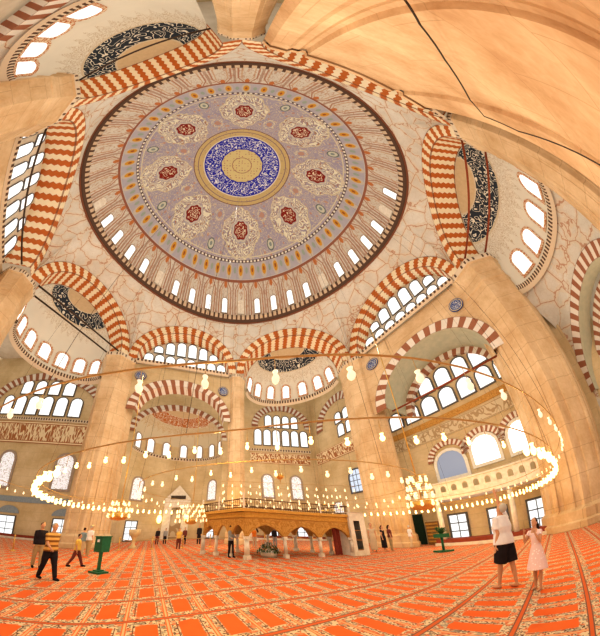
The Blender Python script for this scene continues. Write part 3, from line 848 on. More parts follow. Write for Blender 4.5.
# gallery
GZ = 3.9
def gal():
    t = empty('gallery', FR.P(18.8, 0, -2.2)); tag(t, 'marble gallery with pierced railing along the right side wall', 'gallery')
    mb = MB(); x0, x1 = 13.2, 25.5
    P = FR.P
    for (a, b, c, d) in (((x0, GZ-.35, -2.2), (x1, GZ-.35, -2.2), (x1, GZ, -2.2), (x0, GZ, -2.2)), ((x0, GZ, -2.2), (x1, GZ, -2.2), (x1, GZ, 0), (x0, GZ, 0)), ((x0, GZ-.35, 0), (x1, GZ-.35, 0), (x1, GZ-.35, -2.2), (x0, GZ-.35, -2.2)), ((x0, GZ-.35, 0), (x0, GZ-.35, -2.2), (x0, GZ, -2.2), (x0, GZ, 0))):
        mb.face([P(*q) for q in (a, b, c, d)])
    mb.build('slab', M['marble'], t)
    mb = MB()
    n = 15; w = (x1-x0)/n
    for i in range(n):
        c = x0+w*(i+.5); zb, zt = GZ, GZ+.95
        # panel with arched hole
        hw, hb, hs = w*.24, GZ+.25, GZ+.55
        q = lambda x, z: P(x, z, -2.18)
        mb.face([q(c-w/2, zb), q(c-hw, zb), q(c-hw, zt), q(c-w/2, zt)])
        mb.face([q(c+hw, zb), q(c+w/2, zb), q(c+w/2, zt), q(c+hw, zt)])
        mb.face([q(c-hw, zb), q(c+hw, zb), q(c+hw, hb), q(c-hw, hb)])
        mb.grid(lambda u, v: q(c-hw*math.cos(PI*u), hs+hw*math.sin(PI*u)+(zt-hs-hw*math.sin(PI*u))*v), 8, 1, sm=False)
    a, b = P(x0, GZ+1.0, -2.2), P(x1, GZ+1.0, -2.2)
    mb.tube([a, b], .09, 6); mb.build('railing', M['marble'], t)
    for x in (15.3, 20.6, 24.0):
        mb = MB(); mb.tube([P(x, 0, -2.0), P(x, GZ-.35, -2.0)], [.22, .18], 10)
        mb.build('column', M['marble'], t)
gal()
# floor-level raised step with red carpet edge along the right wall and back
def bench(f, x0, x1, off, label, rep=1):
    mb = MB()
    for (za, zb, m, o) in ((0, .22, 0, off), (.22, .5, 1, off+.25)):
        mb.face([f.P(x0, za, o), f.P(x1, za, o), f.P(x1, zb, o), f.P(x0, zb, o)], mi=m)
        mb.face([f.P(x0, zb, o), f.P(x1, zb, o), f.P(x1, zb, 0), f.P(x0, zb, 0)], mi=m)
        mb.face([f.P(x0, za, 0), f.P(x0, za, o), f.P(x0, zb, o), f.P(x0, zb, 0)], mi=m)
    o = mb.build('raised_step', [M['marble'], M['bench']]); tag(o, label, 'step')
bench(FR, 14.8, 23.2, -2.6, 'low marble step with red carpeted edge under the gallery')
bench(FQ, QX(-13), QX(8.2), -1.0, 'low marble step with red edge along the far left wall')
bench(FQ, QX(24.0), QX(38.0), -1.0, 'low marble step with red edge between the far piers')

# ---- lower arches outside G and A half domes
def skirt(k, W, zb, depth, drop, label):
    f = FS[k]; c = f.L/2; hw = f.L/2-1.0; so = SOFFIT[k]; mb = MB()
    def g(u, v):
        th = PI*u; p = f.P(c-hw*math.cos(th), zb-.05, so+depth*math.sin(th))
        q = f.P(c-hw*1.15*math.cos(th), zb-drop*(1-.55*math.sin(th)), W)
        r = p.lerp(q, v); r.z -= .5*math.sin(PI*v)*0; return r
    mb.grid(g, 30, 6)
    struct(mb.build('wall_%s_pendentive' % SIDE_NAME[k].replace(' ', '_'), M['spandrel']), label, 'wall')
f = FS['G']
gl = Fr(tuple(f.P(-2, 0, 5.8))[:2], tuple(f.P(f.L+4, 0, 5.8))[:2])
mb = MB(); wall_arch(mb, gl, 0, gl.L, 0, 16.4, 7.9, 5.0, 7.6, 5.0, 0)
struct(mb.build('wall_right_bay', M['spandrel']), 'pale relief plaster wall beside the near right pier', 'wall')
arch_ring(gl, 7.9, 5.0, 7.6, 5.0, 1.0, 0, 1.6, 21, 'stripe_pale', 'grey_green', 'large brown and white arch at the right edge beside the great pier')
arch_ring(gl, 7.9, 4.0, 7.4, 4.2, .7, 1.7, .6, 21, 'stripe_pale', None, 'inner brown and white arch at the right edge')
mb = MB(); mb.face([gl.P(0, 0, 2.6), gl.P(gl.L, 0, 2.6), gl.P(gl.L, 15, 2.6), gl.P(0, 15, 2.6)])
struct(mb.build('wall_right_bay_back', M['cream']), 'plaster wall behind the arch at the right edge', 'wall')
skirt('G', 5.8, 16.2, 3.0, 3.5, 'pale plaster surface curving down below the right half dome')
f = FS['A']
al = Fr(tuple(f.P(-3, 0, 6.0))[:2], tuple(f.P(f.L+6, 0, 6.0))[:2])
mb = MB(); wall_arch(mb, al, 0, al.L, 0, 15.2, 9.2, 3.8, 8.8, 4.6, 0)
struct(mb.build('wall_left_near_bay', M['spandrel']), 'pale relief plaster wall at the top left behind the half dome', 'wall')
arch_ring(al, 9.2, 3.8, 8.8, 4.4, 1.2, 0, 1.6, 19, 'stripe_pale', None, 'brown and white arch in the top left corner')
mb = MB(); mb.face([al.P(0, 0, 2.2), al.P(al.L, 0, 2.2), al.P(al.L, 15, 2.2), al.P(0, 15, 2.2)])
struct(mb.build('wall_left_near_bay_back', M['cream']), 'plaster wall behind the top left arch', 'wall')
skirt('A', 6.0, 14.8, 3.5, 2.0, 'pale plaster surface curving down below the near left half dome')

# ---- piers
def pier(name, vx, r, label, out=0.85, rot=None, ztop=ZS, flutes=True):
    v = Vector((vx[0], vx[1], 0)); d = v.normalized()
    c = v+d*(r*out); rot = math.atan2(d.y, d.x) if rot is None else rot
    prof = [(1.16, 0), (1.16, .35), (1.10, .45), (1.10, .95), (1.0, 1.15), (1.0, 17.3), (1.03, 17.4), (1.03, 17.65), (1.0, 17.8), (1.0, 18.6), (1.06, 19.1), (1.06, 19.4), (1.10, 19.5), (1.10, ztop)]
    pts = []                         # plan: octagon with shallow grooves
    for k in range(8):
        a0, a1 = rot+PI/8+k*PI/4, rot+PI/8+(k+1)*PI/4
        p0 = Vector((math.cos(a0), math.sin(a0), 0)); p1 = Vector((math.cos(a1), math.sin(a1), 0)); nn = (p0+p1).normalized()
        for t, g in ((0, 0), (.10, 0), (.13, .05), (.30, .05), (.34, 0), (.66, 0), (.70, .05), (.87, .05), (.90, 0)):
            pts.append((p0.lerp(p1, t), nn*g))
    n = len(pts); m = len(prof)-1; mb = MB()
    def P(u, v):
        k = int(round(u*n)) % n; s, z = prof[int(round(v*m))]
        q, g = pts[k]
        return c+(q*s-(g if 1.0 < z < 17.3 and flutes else g*0))*r*1.06+Vector((0, 0, z))
    mb.grid(P, n, m, lambda u, v: (u*12, v*10), sm=False)
    mb.face([P(i/n, 1) for i in range(n)])
    struct(mb.build(name, M['pier']), label, 'pier')
    mb = MB()
    def B(u, v):
        k = int(round(u*n)) % n; q, g = pts[k]; return c+q*r*1.06*(1.13 if v > .1 else 1.09)+Vector((0, 0, 19.5+.5*v))
    mb.grid(B, n, 2, lambda u, v: (u*32, v), sm=False)
    trim(mb, M['cornice'], 'toothed capital band at the top of the '+label, 'capital')
    return c
pier('pillar_1', V['DE'], 1.05, 'slender tan stone pier at the far centre')
pier('pillar_2', V['EF'], 1.65, 'tan fluted stone pier right of the wooden platform')
pier('pillar_3', V['FG'], 2.6, 'massive tan fluted pier at the right edge', .95)
pier('pillar_4', V['GH'], 1.7, 'tan stone pier upper right, behind the great buttress', .9)
pier('pillar_5', V['HA'], 1.0, 'stone pier overhead, at the top of the dome ring', .95)
pier('pillar_6', V['AB'], 2.3, 'stone pier at the upper left', .95)
pier('pillar_7', V['BC'], 1.5, 'stone pier at the left edge', .98)
pier('pillar_8', V['CD'], 1.75, 'tan fluted stone pier standing behind the left lamps')

# ---- the great buttress near the camera (fills the near right side below the arch)
f = FS['H']
prof = [(2.1, 2.0), (2.1, -.15), (2.5, -.45), (3.9, -.5), (4.0, -.2), (4.35, -.2), (4.5, -.55), (9.1, -.55), (9.25, -.15), (9.45, -.15), (9.6, -.35), (9.9, -.35), (10.1, -.6), (10.9, -.5), (11.3, .0), (11.3, 2.0)]
mb = MB(); m = len(prof)-1
for i in range(m):
    (xa, oa), (xb, ob) = prof[i], prof[i+1]
    for za, zb in ((0, 19.4), (19.4, 19.95)):
        e = 0 if za == 0 else -.18
        mb.face([f.P(xa, za, oa+e), f.P(xb, za, ob+e), f.P(xb, zb, ob+e), f.P(xa, zb, oa+e)])
mb.face([f.P(x, 19.95, o-.18) for x, o in prof])
struct(mb.build('wall_great_buttress', M['pink']), 'huge peach stone buttress sweeping overhead in the top right corner', 'buttress')

# ---- tie rods
def rod(k, z, off, label, mat='rod_red', r=.09, x0=1.0, x1=None):
    f = FS[k]; mb = MB(); mb.tube([f.P(x0, z, off), f.P(x1 or f.L-1.0, z, off)], r, 6)
    tag(mb.build('tie_rod', M[mat]), label, 'tie rod')
rod('C', 20.2, .3, 'thin iron tie rod across the far left arch, nearer of the pair', 'iron')
rod('C', 20.2, 1.6, 'thin iron tie rod across the far left arch, farther of the pair', 'iron')
rod('G', 20.2, .4, 'dark red tie rod across the right arch, nearer the dome')
rod('G', 20.2, 2.4, 'dark red tie rod across the right arch, farther from the dome')
rod('B', 20.2, .8, 'dark tie rod across the left arch beside the windows', 'iron')
rod('A', 20.2, 1.6, 'dark tie rod along the near left striped arch', 'iron')
rod('F', 12.4, 1.2, 'dark red tie rod across the wide striped arch on the far right', 'rod_red', .08, 2, 11)

# ---- blue roundels
def roundel(p, ex, nin, r, label):
    mb = MB(); N = 24
    pts = [(math.cos(2*PI*i/N), math.sin(2*PI*i/N)) for i in range(N)]
    mb.face([p+ex*a*r+UP*b*r+nin*.08 for a, b in pts], [(a/2+.5, b/2+.5) for a, b in pts])
    for i in range(N):
        a, b = pts[i], pts[(i+1) % N]
        mb.face([p+ex*a[0]*r+UP*a[1]*r, p+ex*b[0]*r+UP*b[1]*r, p+ex*b[0]*r+UP*b[1]*r+nin*.08, p+ex*a[0]*r+UP*a[1]*r+nin*.08])
    tag(mb.build('roundel', M['roundel']), label, 'roundel')
fF, fD = FS['F'], FS['D']
roundel(fF.P(10.3, 17.6, .22), fF.ex, -fF.n, .62, 'round blue calligraphy plaque beside the right pier')
roundel(fF.P(1.9, 17.9, .22), fF.ex, -fF.n, .62, 'round blue calligraphy plaque right of the second far pier')
roundel(fD.P(10.9, 17.6, .22), fD.ex, -fD.n, .6, 'round blue calligraphy plaque left of the far centre pier')
roundel(fD.P(1.6, 18.0, .22), fD.ex, -fD.n, .6, 'round blue calligraphy plaque right of the left far pier')

# ------------------------------------------------------------------ chandeliers
RC = (3.1, 4.85)
def ring_pt(a, ax, ay, c=RC, z=3.2): return Vector((c[0]+ax*math.sin(a), c[1]+ay*math.cos(a), z))
def ring(ax, ay, z, r, label, c=RC, n=96, spokes=8):
    t = empty('lamp_ring', (c[0], c[1], z)); tag(t, label, 'chandelier')
    mb = MB(); mb.tube([ring_pt(2*PI*i/n, ax, ay, c, z) for i in range(n)], r, 6, cyc=True); mb.build('hoop', M['wire'], t)
    for i in range(spokes):
        a = 2*PI*(i+.5)/spokes; p = ring_pt(a, ax, ay, c, z); q = Vector((c[0]+(p.x-c[0])*.62, c[1]+(p.y-c[1])*.62-1.5, z+23))
        mb = MB(); mb.tube([p, q], .005, 4); mb.build('suspension_cable', M['iron'], t)
    return t
ring(12.7, 8.1, 3.15, .016, 'huge round iron hoop carrying the lit lamps over the carpet')
ring(15.0, 8.6, 3.7, .016, 'outermost wide iron hoop with unlit glass lamps overhead', (1.7, 4.7))
ring(6.2, 5.0, 3.2, .014, 'middle thin hoop of small glass lamps over the platform', (1.0, 3.9))
LMW = {}
def lamp_mesh(name, s, mat, wire=.35):
    mb = MB()
    mb.lathe([(0, -.16*s), (.035*s, -.15*s), (.062*s, -.10*s), (.065*s, -.05*s), (.04*s, .0), (.03*s, .03*s), (.05*s, .08*s), (.0, .08*s)], n=10)
    w_ = MB(); w_.tube([(0, 0, .06*s), (0, 0, wire)], .005, 4); LMW[name+mat] = w_.mesh('lamp_wire', M['wire'])
    return mb.mesh(name, [M[mat]])
TINY = MB()
def tiny(p, s):
    TINY.lathe([(0, -.15*s), (.05*s, -.11*s), (.06*s, -.05*s), (.03*s, .02*s), (.045*s, .07*s), (0, .07*s)], p, 6)
LM = {'lit': lamp_mesh('oil_lamp', .55, 'bulb'), 'dim': lamp_mesh('oil_lamp', .7, 'bulb_dim', .25), 'off': lamp_mesh('oil_lamp', .8, 'glass', .30), 'small': lamp_mesh('oil_lamp', .62, 'bulb_dim', .12), 'far': lamp_mesh('oil_lamp', 1.15, 'bulb', .35)}
def lamp(kind, p, label, group, s=1.0):
    o = bpy.data.objects.new('glass_lamp', LM[kind]); COL.objects.link(o); o.location = p; o.scale = (s, s, s)
    w_ = bpy.data.objects.new('hanging_wire', LMW['oil_lamp'+LMK[kind]]); COL.objects.link(w_); w_.parent = o
    tag(o, label, 'lamp', group); return o
LMK = dict(lit='bulb', far='bulb', dim='bulb_dim', off='glass')
N = 150
for i in range(N):
    a = 2*PI*i/N; p = ring_pt(a, 12.7, 8.1)
    d = math.hypot(p.x-CAMP[0], p.y-CAMP[1])
    near = d < 6
    z = 3.15-.33-(0.06 if i % 2 else 0)
    lamp('lit' if near else 'far', (p.x, p.y, z), 'lit glass lamp hanging from the huge hoop', 'lit lamps on the huge hoop', 1.0)
N = 96
for i in range(N):
    a = 2*PI*i/N; p = ring_pt(a, 15.0, 8.6, (1.7, 4.7))
    if i % 8 == 5: continue
    d = math.hypot(p.x-CAMP[0], p.y-CAMP[1])
    lamp('off' if d < 9 else 'dim', (p.x, p.y, 3.7-.30), 'clear glass lamp hanging from the outermost hoop', 'glass lamps on the outermost hoop')
N = 60
for i in range(N):
    a = 2*PI*i/N; p = ring_pt(a, 6.2, 5.0, (1.0, 3.9))
    lamp('dim', (p.x, p.y, 3.2-.26-(.12 if i % 2 else 0)), 'small glass lamp hanging from the middle hoop', 'glass lamps on the middle hoop')
def cluster(c, r, z, tiers, n, label, lab2, grp):
    t = empty('crown_chandelier', (c[0], c[1], z)); tag(t, label, 'chandelier')
    mb = MB()
    for k in range(tiers):
        rr = r*(1-.10*k); mb.tube([(c[0]+rr*math.cos(2*PI*i/32), c[1]+rr*math.sin(2*PI*i/32), z+.28*k) for i in range(32)], .014, 5, cyc=True)
    mb.build('hoop', M['brass'], t)
    mb = MB(); mb.tube([(c[0], c[1], z-.1), (c[0], c[1], z+8)], .02, 6); mb.build('stem', M['brass'], t)
    mb = MB(); mb.lathe([(0, -.35), (.3, -.3), (.42, -.12), (.3, -.02), (0.02, .02)], (c[0], c[1], z), 14); mb.build('bowl', M['brass'], t)
    for k in range(tiers):
        rr = r*(1-.10*k)
        for i in range(n):
            a = 2*PI*(i+.5*k)/n
            tiny((c[0]+rr*math.cos(a), c[1]+rr*math.sin(a), z+.28*k-.1), .9)
cluster((-3.5, 6.6), .95, 2.0, 4, 12, 'crown shaped chandelier of tiered lamps left of the platform', 'tiny lamp on the crown chandelier left of the platform', 'lamps of the left crown chandelier')
cluster((5.6, 0.6), .42, 2.35, 4, 8, 'small tiered chandelier right of the platform', 'tiny lamp on the small tiered chandelier', 'lamps of the right tiered chandelier')
cluster((-6.2, 3.6), .45, 2.2, 3, 8, 'small tiered chandelier in front of the left far pier', 'tiny lamp on the tiered chandelier before the left far pier', 'lamps of the left tiered chandelier')
# strings of lamps over the platform
t = empty('lamp_trellis', (2.6, 5.6, 4.6)); tag(t, 'flat trellis of wires carrying strings of little lamps over the platform', 'chandelier')
mb = MB()
for j in range(2):
    y0 = 5.0+1.6*j; mb.tube([(-1.6, y0, 4.0), (6.6, y0+.8, 4.0)], .012, 5)
mb.build('trellis_wire', M['wire'], t)
for j in range(2):
    for i in range(15):
        x = -1.5+8.0*i/14; y = 5.0+1.6*j+.8*i/14
        mb = MB(); mb.tube([(x, y, 2.75), (x, y, 4.0)], .006, 4); mb.build('drop_wire', M['wire'], t)
        for k in range(3):
            tiny((x+.03, y, 3.75-.45*k-.1*j), .85)
tag(TINY.build('little_glass_lamps', M['bulb_dim']), 'many tiny glass lamps on the strings and crowns around the platform', 'lamps', None, 'stuff')
# hanging gilded ball
t = empty('hanging_ball', (1.3, 2.2, 3.6)); tag(t, 'gilded openwork ball hanging above the platform', 'ornament')
mb = MB(); mb.ell((1.3, 2.2, 3.6), .17, .17, .14, 16); mb.build('ball', M['brass'], t)
mb = MB(); mb.tube([(1.3, 2.2, 3.7), (1.3, 2.2, 9)], .008, 4); mb.build('hanging_wire', M['wire'], t)
mb = MB(); mb.tube([(1.3, 2.2, 3.47), (1.3, 2.2, 3.3)], [.03, .005], 6); mb.build('finial', M['brass'], t)

# ------------------------------------------------------------------ muezzin platform
PC, PL_, PR_ = Vector((-.15, 4.42, 0)), Vector((-2.75, 7.0, 0)), Vector((6.35, 6.7, 0))
BK = PL_+(PR_-PC)
ZT, ZF = 1.92, 2.36
t = empty('raised_platform', PC); tag(t, 'ochre wooden platform on marble columns with pointed arcades and railing', 'platform')
def arcade(a, b, n, name):
    fr = Fr((a.x, a.y), (b.x, b.y)); w = fr.L/n
    mb = MB()
    for o in (0.0, .16):
        for i in range(n):
            c = w*(i+.5); hw = w/2-.13; zs = 1.0
            def top(u):
                x = c-hw*math.cos(PI*u); q = abs(x-c)/hw
                return x, zs+.56*max(0.0, 1-q**1.6)**.75+.012*max(0, math.cos(q*5*PI))*(1-q)
            mb.grid(lambda u, v: fr.P(top(u)[0], top(u)[1]+(ZT-top(u)[1])*v, o), 16, 1, lambda u, v: (u*2, v), sm=False)
            for s in (c-w/2, c+hw):
                mb.face([fr.P(s, zs, o), fr.P(s+.13, zs, o), fr.P(s+.13, ZT, o), fr.P(s, ZT, o)], [(0, 0), (.3, 0), (.3, 1), (0, 1)])
            if o == 0: mb.grid(lambda u, v: fr.P(*top(u), .16*v), 16, 1)
    mb.build('arcade', M['frieze_gold'], t)
    for i in range(n+1):
        if i == n and name == 'front': pass
        p = fr.P(w*i, 0, .08)
        mb = MB(); mb.box((p.x, p.y, .09), (.24, .24, .18), math.atan2(fr.ex.y, fr.ex.x))
        mb.tube([p+UP*.18, p+UP*.9], [.10, .09], 8)
        mb.box((p.x, p.y, .95), (.22, .22, .14), math.atan2(fr.ex.y, fr.ex.x))
        mb.build('column', M['marble'], t)
arcade(PL_, PC, 3, 'left'); arcade(PC, PR_, 3, 'front'); 
arcade(PR_, BK, 3, 'right'); arcade(BK, PL_, 3, 'back')
mb = MB()
ce = (PL_+PR_)/2
def ex_(p, k=.25): return p+(p-ce).normalized()*k
L4 = [PL_, PC, PR_, BK]
for (za, zb, k) in ((ZT, ZT+.12, .1), (ZT+.12, ZF-.16, .05), (ZF-.16, ZF, .32)):
    q = [ex_(p, k) for p in L4]
    for i in range(4):
        a, b = q[i], q[(i+1) % 4]
        mb.face([a+UP*za, b+UP*za, b+UP*zb, a+UP*zb], [(0, 0), (12, 0), (12, 1), (0, 1)])
    mb.face([p+UP*zb for p in q])
mb.build('deck', M['ochre'], t)
mb = MB(); mb.face([ex_(p, -.1)+UP*(ZT-.03) for p in L4]); mb.build('deck_underside_shade', M['dark_wood'], t)  # underside sheet in dark wood, coloured to put shade inside the arcade
mb = MB()
for i in range(4):
    a, b = ex_(L4[i], .15), ex_(L4[(i+1) % 4], .15); n = int((b-a).length/.16)
    mb.tube([a+UP*(ZF+.5), b+UP*(ZF+.5)], .03, 5); mb.tube([a+UP*(ZF+.06), b+UP*(ZF+.06)], .025, 5)
    for j in range(n+1):
        p = a.lerp(b, j/n); mb.tube([p+UP*ZF, p+UP*(ZF+.5)], .012, 4, caps=False)
mb.build('railing', M['dark_wood'], t)
for p in L4+[PC.lerp(PR_, .68), PL_.lerp(PC, .45)]:
    q = ex_(p, .15); mb = MB(); mb.box((q.x, q.y, ZF+.36), (.09, .09, .72)); mb.ell((q.x, q.y, ZF+.76), .06, .06, .07, 8); mb.build('railing_post', M['marble'], t)
# marble stair block with shelves at the right end
q = PR_+Vector((.45, -.02, 0)); rz = math.atan2((PR_-PC).y, (PR_-PC).x)
t = empty('shelf_niche_block', q); tag(t, 'white marble block with open shelf niche at the right end of the platform', 'shelf block')
mb = MB()
fr = Fr((q.x-.5*math.cos(rz), q.y-.5*math.sin(rz)), (q.x+.7*math.cos(rz), q.y+.7*math.sin(rz)))
for (x0, x1, z0, z1) in ((0, .3, 0, 2.5), (.78, 1.25, 0, 2.5), (.3, .78, 0, .35), (.3, .78, 2.0, 2.5)):
    mb.face([fr.P(x0, z0, 0), fr.P(x1, z0, 0), fr.P(x1, z1, 0), fr.P(x0, z1, 0)])
mb.face([fr.P(0, 0, 0), fr.P(0, 2.5, 0), fr.P(0, 2.5, 1.1), fr.P(0, 0, 1.1)]); mb.face([fr.P(1.25, 0, 0), fr.P(1.25, 2.5, 0), fr.P(1.25, 2.5, 1.1), fr.P(1.25, 0, 1.1)])
mb.face([fr.P(0, 2.5, -.08), fr.P(1.3, 2.5, -.08), fr.P(1.3, 2.5, 1.1), fr.P(0, 2.5, 1.1)])
mb.face([fr.P(0, 0, 1.1), fr.P(1.25, 0, 1.1), fr.P(1.25, 2.5, 1.1), fr.P(0, 2.5, 1.1)])
mb.build('body', M['marble'], t)
mb = MB(); mb.face([fr.P(.3, .35, .4), fr.P(.78, .35, .4), fr.P(.78, 2, .4), fr.P(.3, 2, .4)]); mb.build('niche_back', M['dark_wood'], t)
for z in (.35, .9, 1.45):
    mb = MB(); mb.face([fr.P(.3, z, -.01), fr.P(.78, z, -.01), fr.P(.78, z, .4), fr.P(.3, z, .4)]); mb.face([fr.P(.3, z-.05, -.01), fr.P(.78, z-.05, -.01), fr.P(.78, z, -.01), fr.P(.3, z, -.01)]); mb.build('shelf', M['wood'], t)
# dark red curtain
mb = MB(); fq = Fr((PC.x, PC.y), (PR_.x, PR_.y))
mb.grid(lambda u, v: fq.P(5.75+.62*u, .05+1.5*v, .25+.05*math.sin(u*14)), 20, 2)
tag(mb.build('curtain', M['dark_red']), 'dark red curtain hanging in the right arch of the platform', 'curtain')
# diagonal stair string of the pulpit behind
t = empty('pulpit', FQ.P(QX(26.2), 0, -3)); tag(t, 'marble pulpit with a steep stair rail beyond the platform', 'pulpit')
mb = MB()
a, b = Vector((-.2, 15.0, 0)), Vector((1.9, 16.0, 0))
mb.face([b+UP*.2, a+UP*.2, a+UP*5.2]); mb.face([b+UP*.2+Vector((0, 1, 0)), a+UP*.2+Vector((0, 1, 0)), a+UP*5.2+Vector((0, 1, 0))])
mb.build('stair_side', M['marble'], t)
mb = MB(); mb.tube([b+UP*1.0, a+UP*6.0], .09, 6); mb.build('handrail', M['dark_wood'], t)
mb = MB(); c = a+Vector((-.6, .5, 0))
mb.box((c.x, c.y, 3), (1.1, 1.1, 6)); mb.lathe([(.8, 6.0), (.75, 6.6), (0.02, 9.2)], (c.x, c.y, 0), 8); mb.build('tower', M['marble'], t)

# plants heap under platform
t = empty('potted_plant', (1.2, 5.75, 0)); tag(t, 'low leafy green plants heaped under the middle arch of the platform', 'plant')
mb = MB(); mb.lathe([(0.02, 0), (.42, 0), (.5, .22), (.44, .24), (.02, .2)], (1.15, 5.75, 0), 14); mb.build('basin', M['marble'], t)
mb = MB()
for i in range(420):
    a = random.uniform(0, 2*PI); rr = .62*math.sqrt(random.random()); hz = .18+.55*(1-(rr/.66)**2)*random.random()**.4
    p = Vector((1.15+rr*math.cos(a), 5.75+rr*math.sin(a), hz)); d = Vector((random.uniform(-1, 1), random.uniform(-1, 1), random.uniform(-.2, 1))).normalized(); e = d.cross(UP).normalized()
    l = random.uniform(.05, .12); mb.face([p-d*l, p+e*l*.4, p+d*l, p-e*l*.4], mi=1 if random.random() < .3 else 0)
mb.build('leaves', [M['leaf'], M['paper']], t)

# ------------------------------------------------------------------ donation boxes, barrier, furniture
def box_stand(x, y, rz, label, s=1.0):
    t = empty('donation_box', (x, y, 0)); tag(t, label, 'donation box')
    mb = MB(); mb.box((x, y, .03*s), (.62*s, .38*s, .06*s), rz); mb.box((x, y, .08*s), (.3*s, .22*s, .05*s), rz); mb.build('foot', M['green'], t)
    mb = MB(); mb.box((x, y, .4*s), (.10*s, .08*s, .66*s), rz); mb.build('post', M['green'], t)
    mb = MB(); mb.box((x, y, .94*s), (.46*s, .30*s, .50*s), rz); mb.box((x, y, 1.205*s), (.5*s, .34*s, .03*s), rz); mb.build('box', M['green'], t)
    mb = MB(); n = Vector((math.sin(rz), -math.cos(rz), 0)); e = Vector((math.cos(rz), math.sin(rz), 0)); p = Vector((x, y, 1.06*s))+n*.155*s
    mb.face([p-e*.09*s-UP*.04*s, p+e*.07*s-UP*.04*s, p+e*.07*s+UP*.05*s, p-e*.09*s+UP*.05*s]); mb.build('notice', M['paper'], t)
box_stand(-5.48, 1.62, -.5, 'green metal donation box on a post standing on the carpet')
t = empty('plant_stand', (11.6, 5.8, 0)); tag(t, 'small dark green stand with leafy plant before the right wall', 'plant stand')
mb = MB(); mb.box((11.6, 5.8, .05), (1.0, .6, .1)); mb.build('foot', M['green'], t)
mb = MB(); mb.tube([(11.6, 5.8, .1), (11.6, 5.8, .9)], .07, 8); mb.build('post', M['green'], t)
mb = MB(); mb.box((11.6, 5.8, .95), (.7, .5, .22)); mb.build('tray', M['green'], t)
mb = MB()
for i in range(160):
    a = random.uniform(0, 2*PI); d = Vector((math.cos(a), math.sin(a), random.uniform(.1, 2))).normalized(); p = Vector((11.6, 5.8, 1.0))+d*random.uniform(.1, .5); e = d.cross(UP).normalized(); mb.face([p-d*.1, p+e*.04, p+d*.1, p-e*.04])
mb.build('leaves', M['leaf'], t)

def stanchion(x, y, label, h=.85):
    t = empty('barrier_post', (x, y, 0)); tag(t, label, 'barrier post', 'brass barrier posts')
    mb = MB(); mb.lathe([(0.01, 0), (.2, 0), (.2, .03), (.05, .07), (.03, .1)], (x, y, 0), 12); mb.build('foot', M['brass'], t)
    mb = MB(); mb.tube([(x, y, .08), (x, y, h)], .035, 8); mb.ell((x, y, h+.04), .06, .06, .06, 8); mb.build('post', M['brass'], t)
bp = [(-13.6, 5.6), (-9.6, 10.4), (-7.3, 10.9), (-5.0, 11.3), (-2.8, 11.6), (2.0, 12.2), (4.6, 12.6), (7.0, 12.9)]
for x, y in bp: stanchion(x, y, 'thin brass barrier post holding a rope at the far edge of the carpet')
for (a, b), lb in zip(zip(bp[1:], bp[2:]), ('leftmost', 'second', 'third', 'fourth', 'fifth', 'sixth')):
    mb = MB(); A_, B_ = Vector((*a, .8)), Vector((*b, .8))
    mb.tube([A_.lerp(B_, i/10)-UP*.16*math.sin(PI*i/10) for i in range(11)], .022, 5)
    tag(mb.build('barrier_rope', M['wire']), 'sagging rope between barrier posts, %s span from the left' % lb, 'rope')
# gilt urn shaped lectern chair on the left
t = empty('marble_urn', (-9.3, 12.0, 0)); tag(t, 'tall pale cup shaped stone stand behind the barrier rope', 'stand')
mb = MB(); mb.lathe([(.3, 0), (.3, .12), (.14, .25), (.12, .65), (.25, .9)], (-9.3, 12, 0), 14); mb.build('pedestal', M['wall'], t)
mb = MB(); mb.lathe([(.25, .9), (.42, 1.1), (.48, 1.5), (.43, 1.5), (.38, 1.15), (.02, 1.1)], (-9.3, 12, 0), 14); mb.build('cup', M['wall'], t)
# slatted wooden cabinet and dark one on right
t = empty('slatted_cabinet', FR.P(13.9, 0, -.6)); tag(t, 'brown slatted wooden cabinet against the right wall', 'cabinet')
rz = math.atan2(FR.ex.y, FR.ex.x); c = FR.P(13.9, 1.0, -.6)
mb = MB(); mb.box(tuple(c), (1.1, .5, 2.0), rz); mb.build('body', M['wood'], t)
for i in range(6):
    p = FR.P(13.9, .3+.3*i, -.88); mb = MB(); mb.box(tuple(p), (1.0, .06, .14), rz); mb.build('slat', M['ochre'], t)
# wall sconces near the mihrab
for x, z in ((QX(14.0), 2.9), (QX(17.8), 2.9)):
    p = FQ.P(x, z, AD-1.2); mb = MB(); mb.ell(tuple(p), .35, .35, .6, 12)
    tag(mb.build('wall_lantern', M['sconce']), 'glowing yellow lantern %s of the prayer niche' % ('left' if x < QX(15) else 'right'), 'lantern')
# big cable sweeping across buttress
mb = MB(); fh = FS['H']
P0 = [(9.64, 7.45, -1), (8.78, 8.6, -1), (7.22, 10.13, -1), (4.85, 12.08, -1), (3.72, 12.58, -.95), (3.5, 10.85, -.9), (4.64, 6.52, -1), (5.4, 3.0, -1)]
mb.tube([fh.P(*q) for q in P0], .035, 6)
tag(mb.build('hanging_cable', M['iron']), 'dark cable running across the great stone buttress overhead', 'cable')

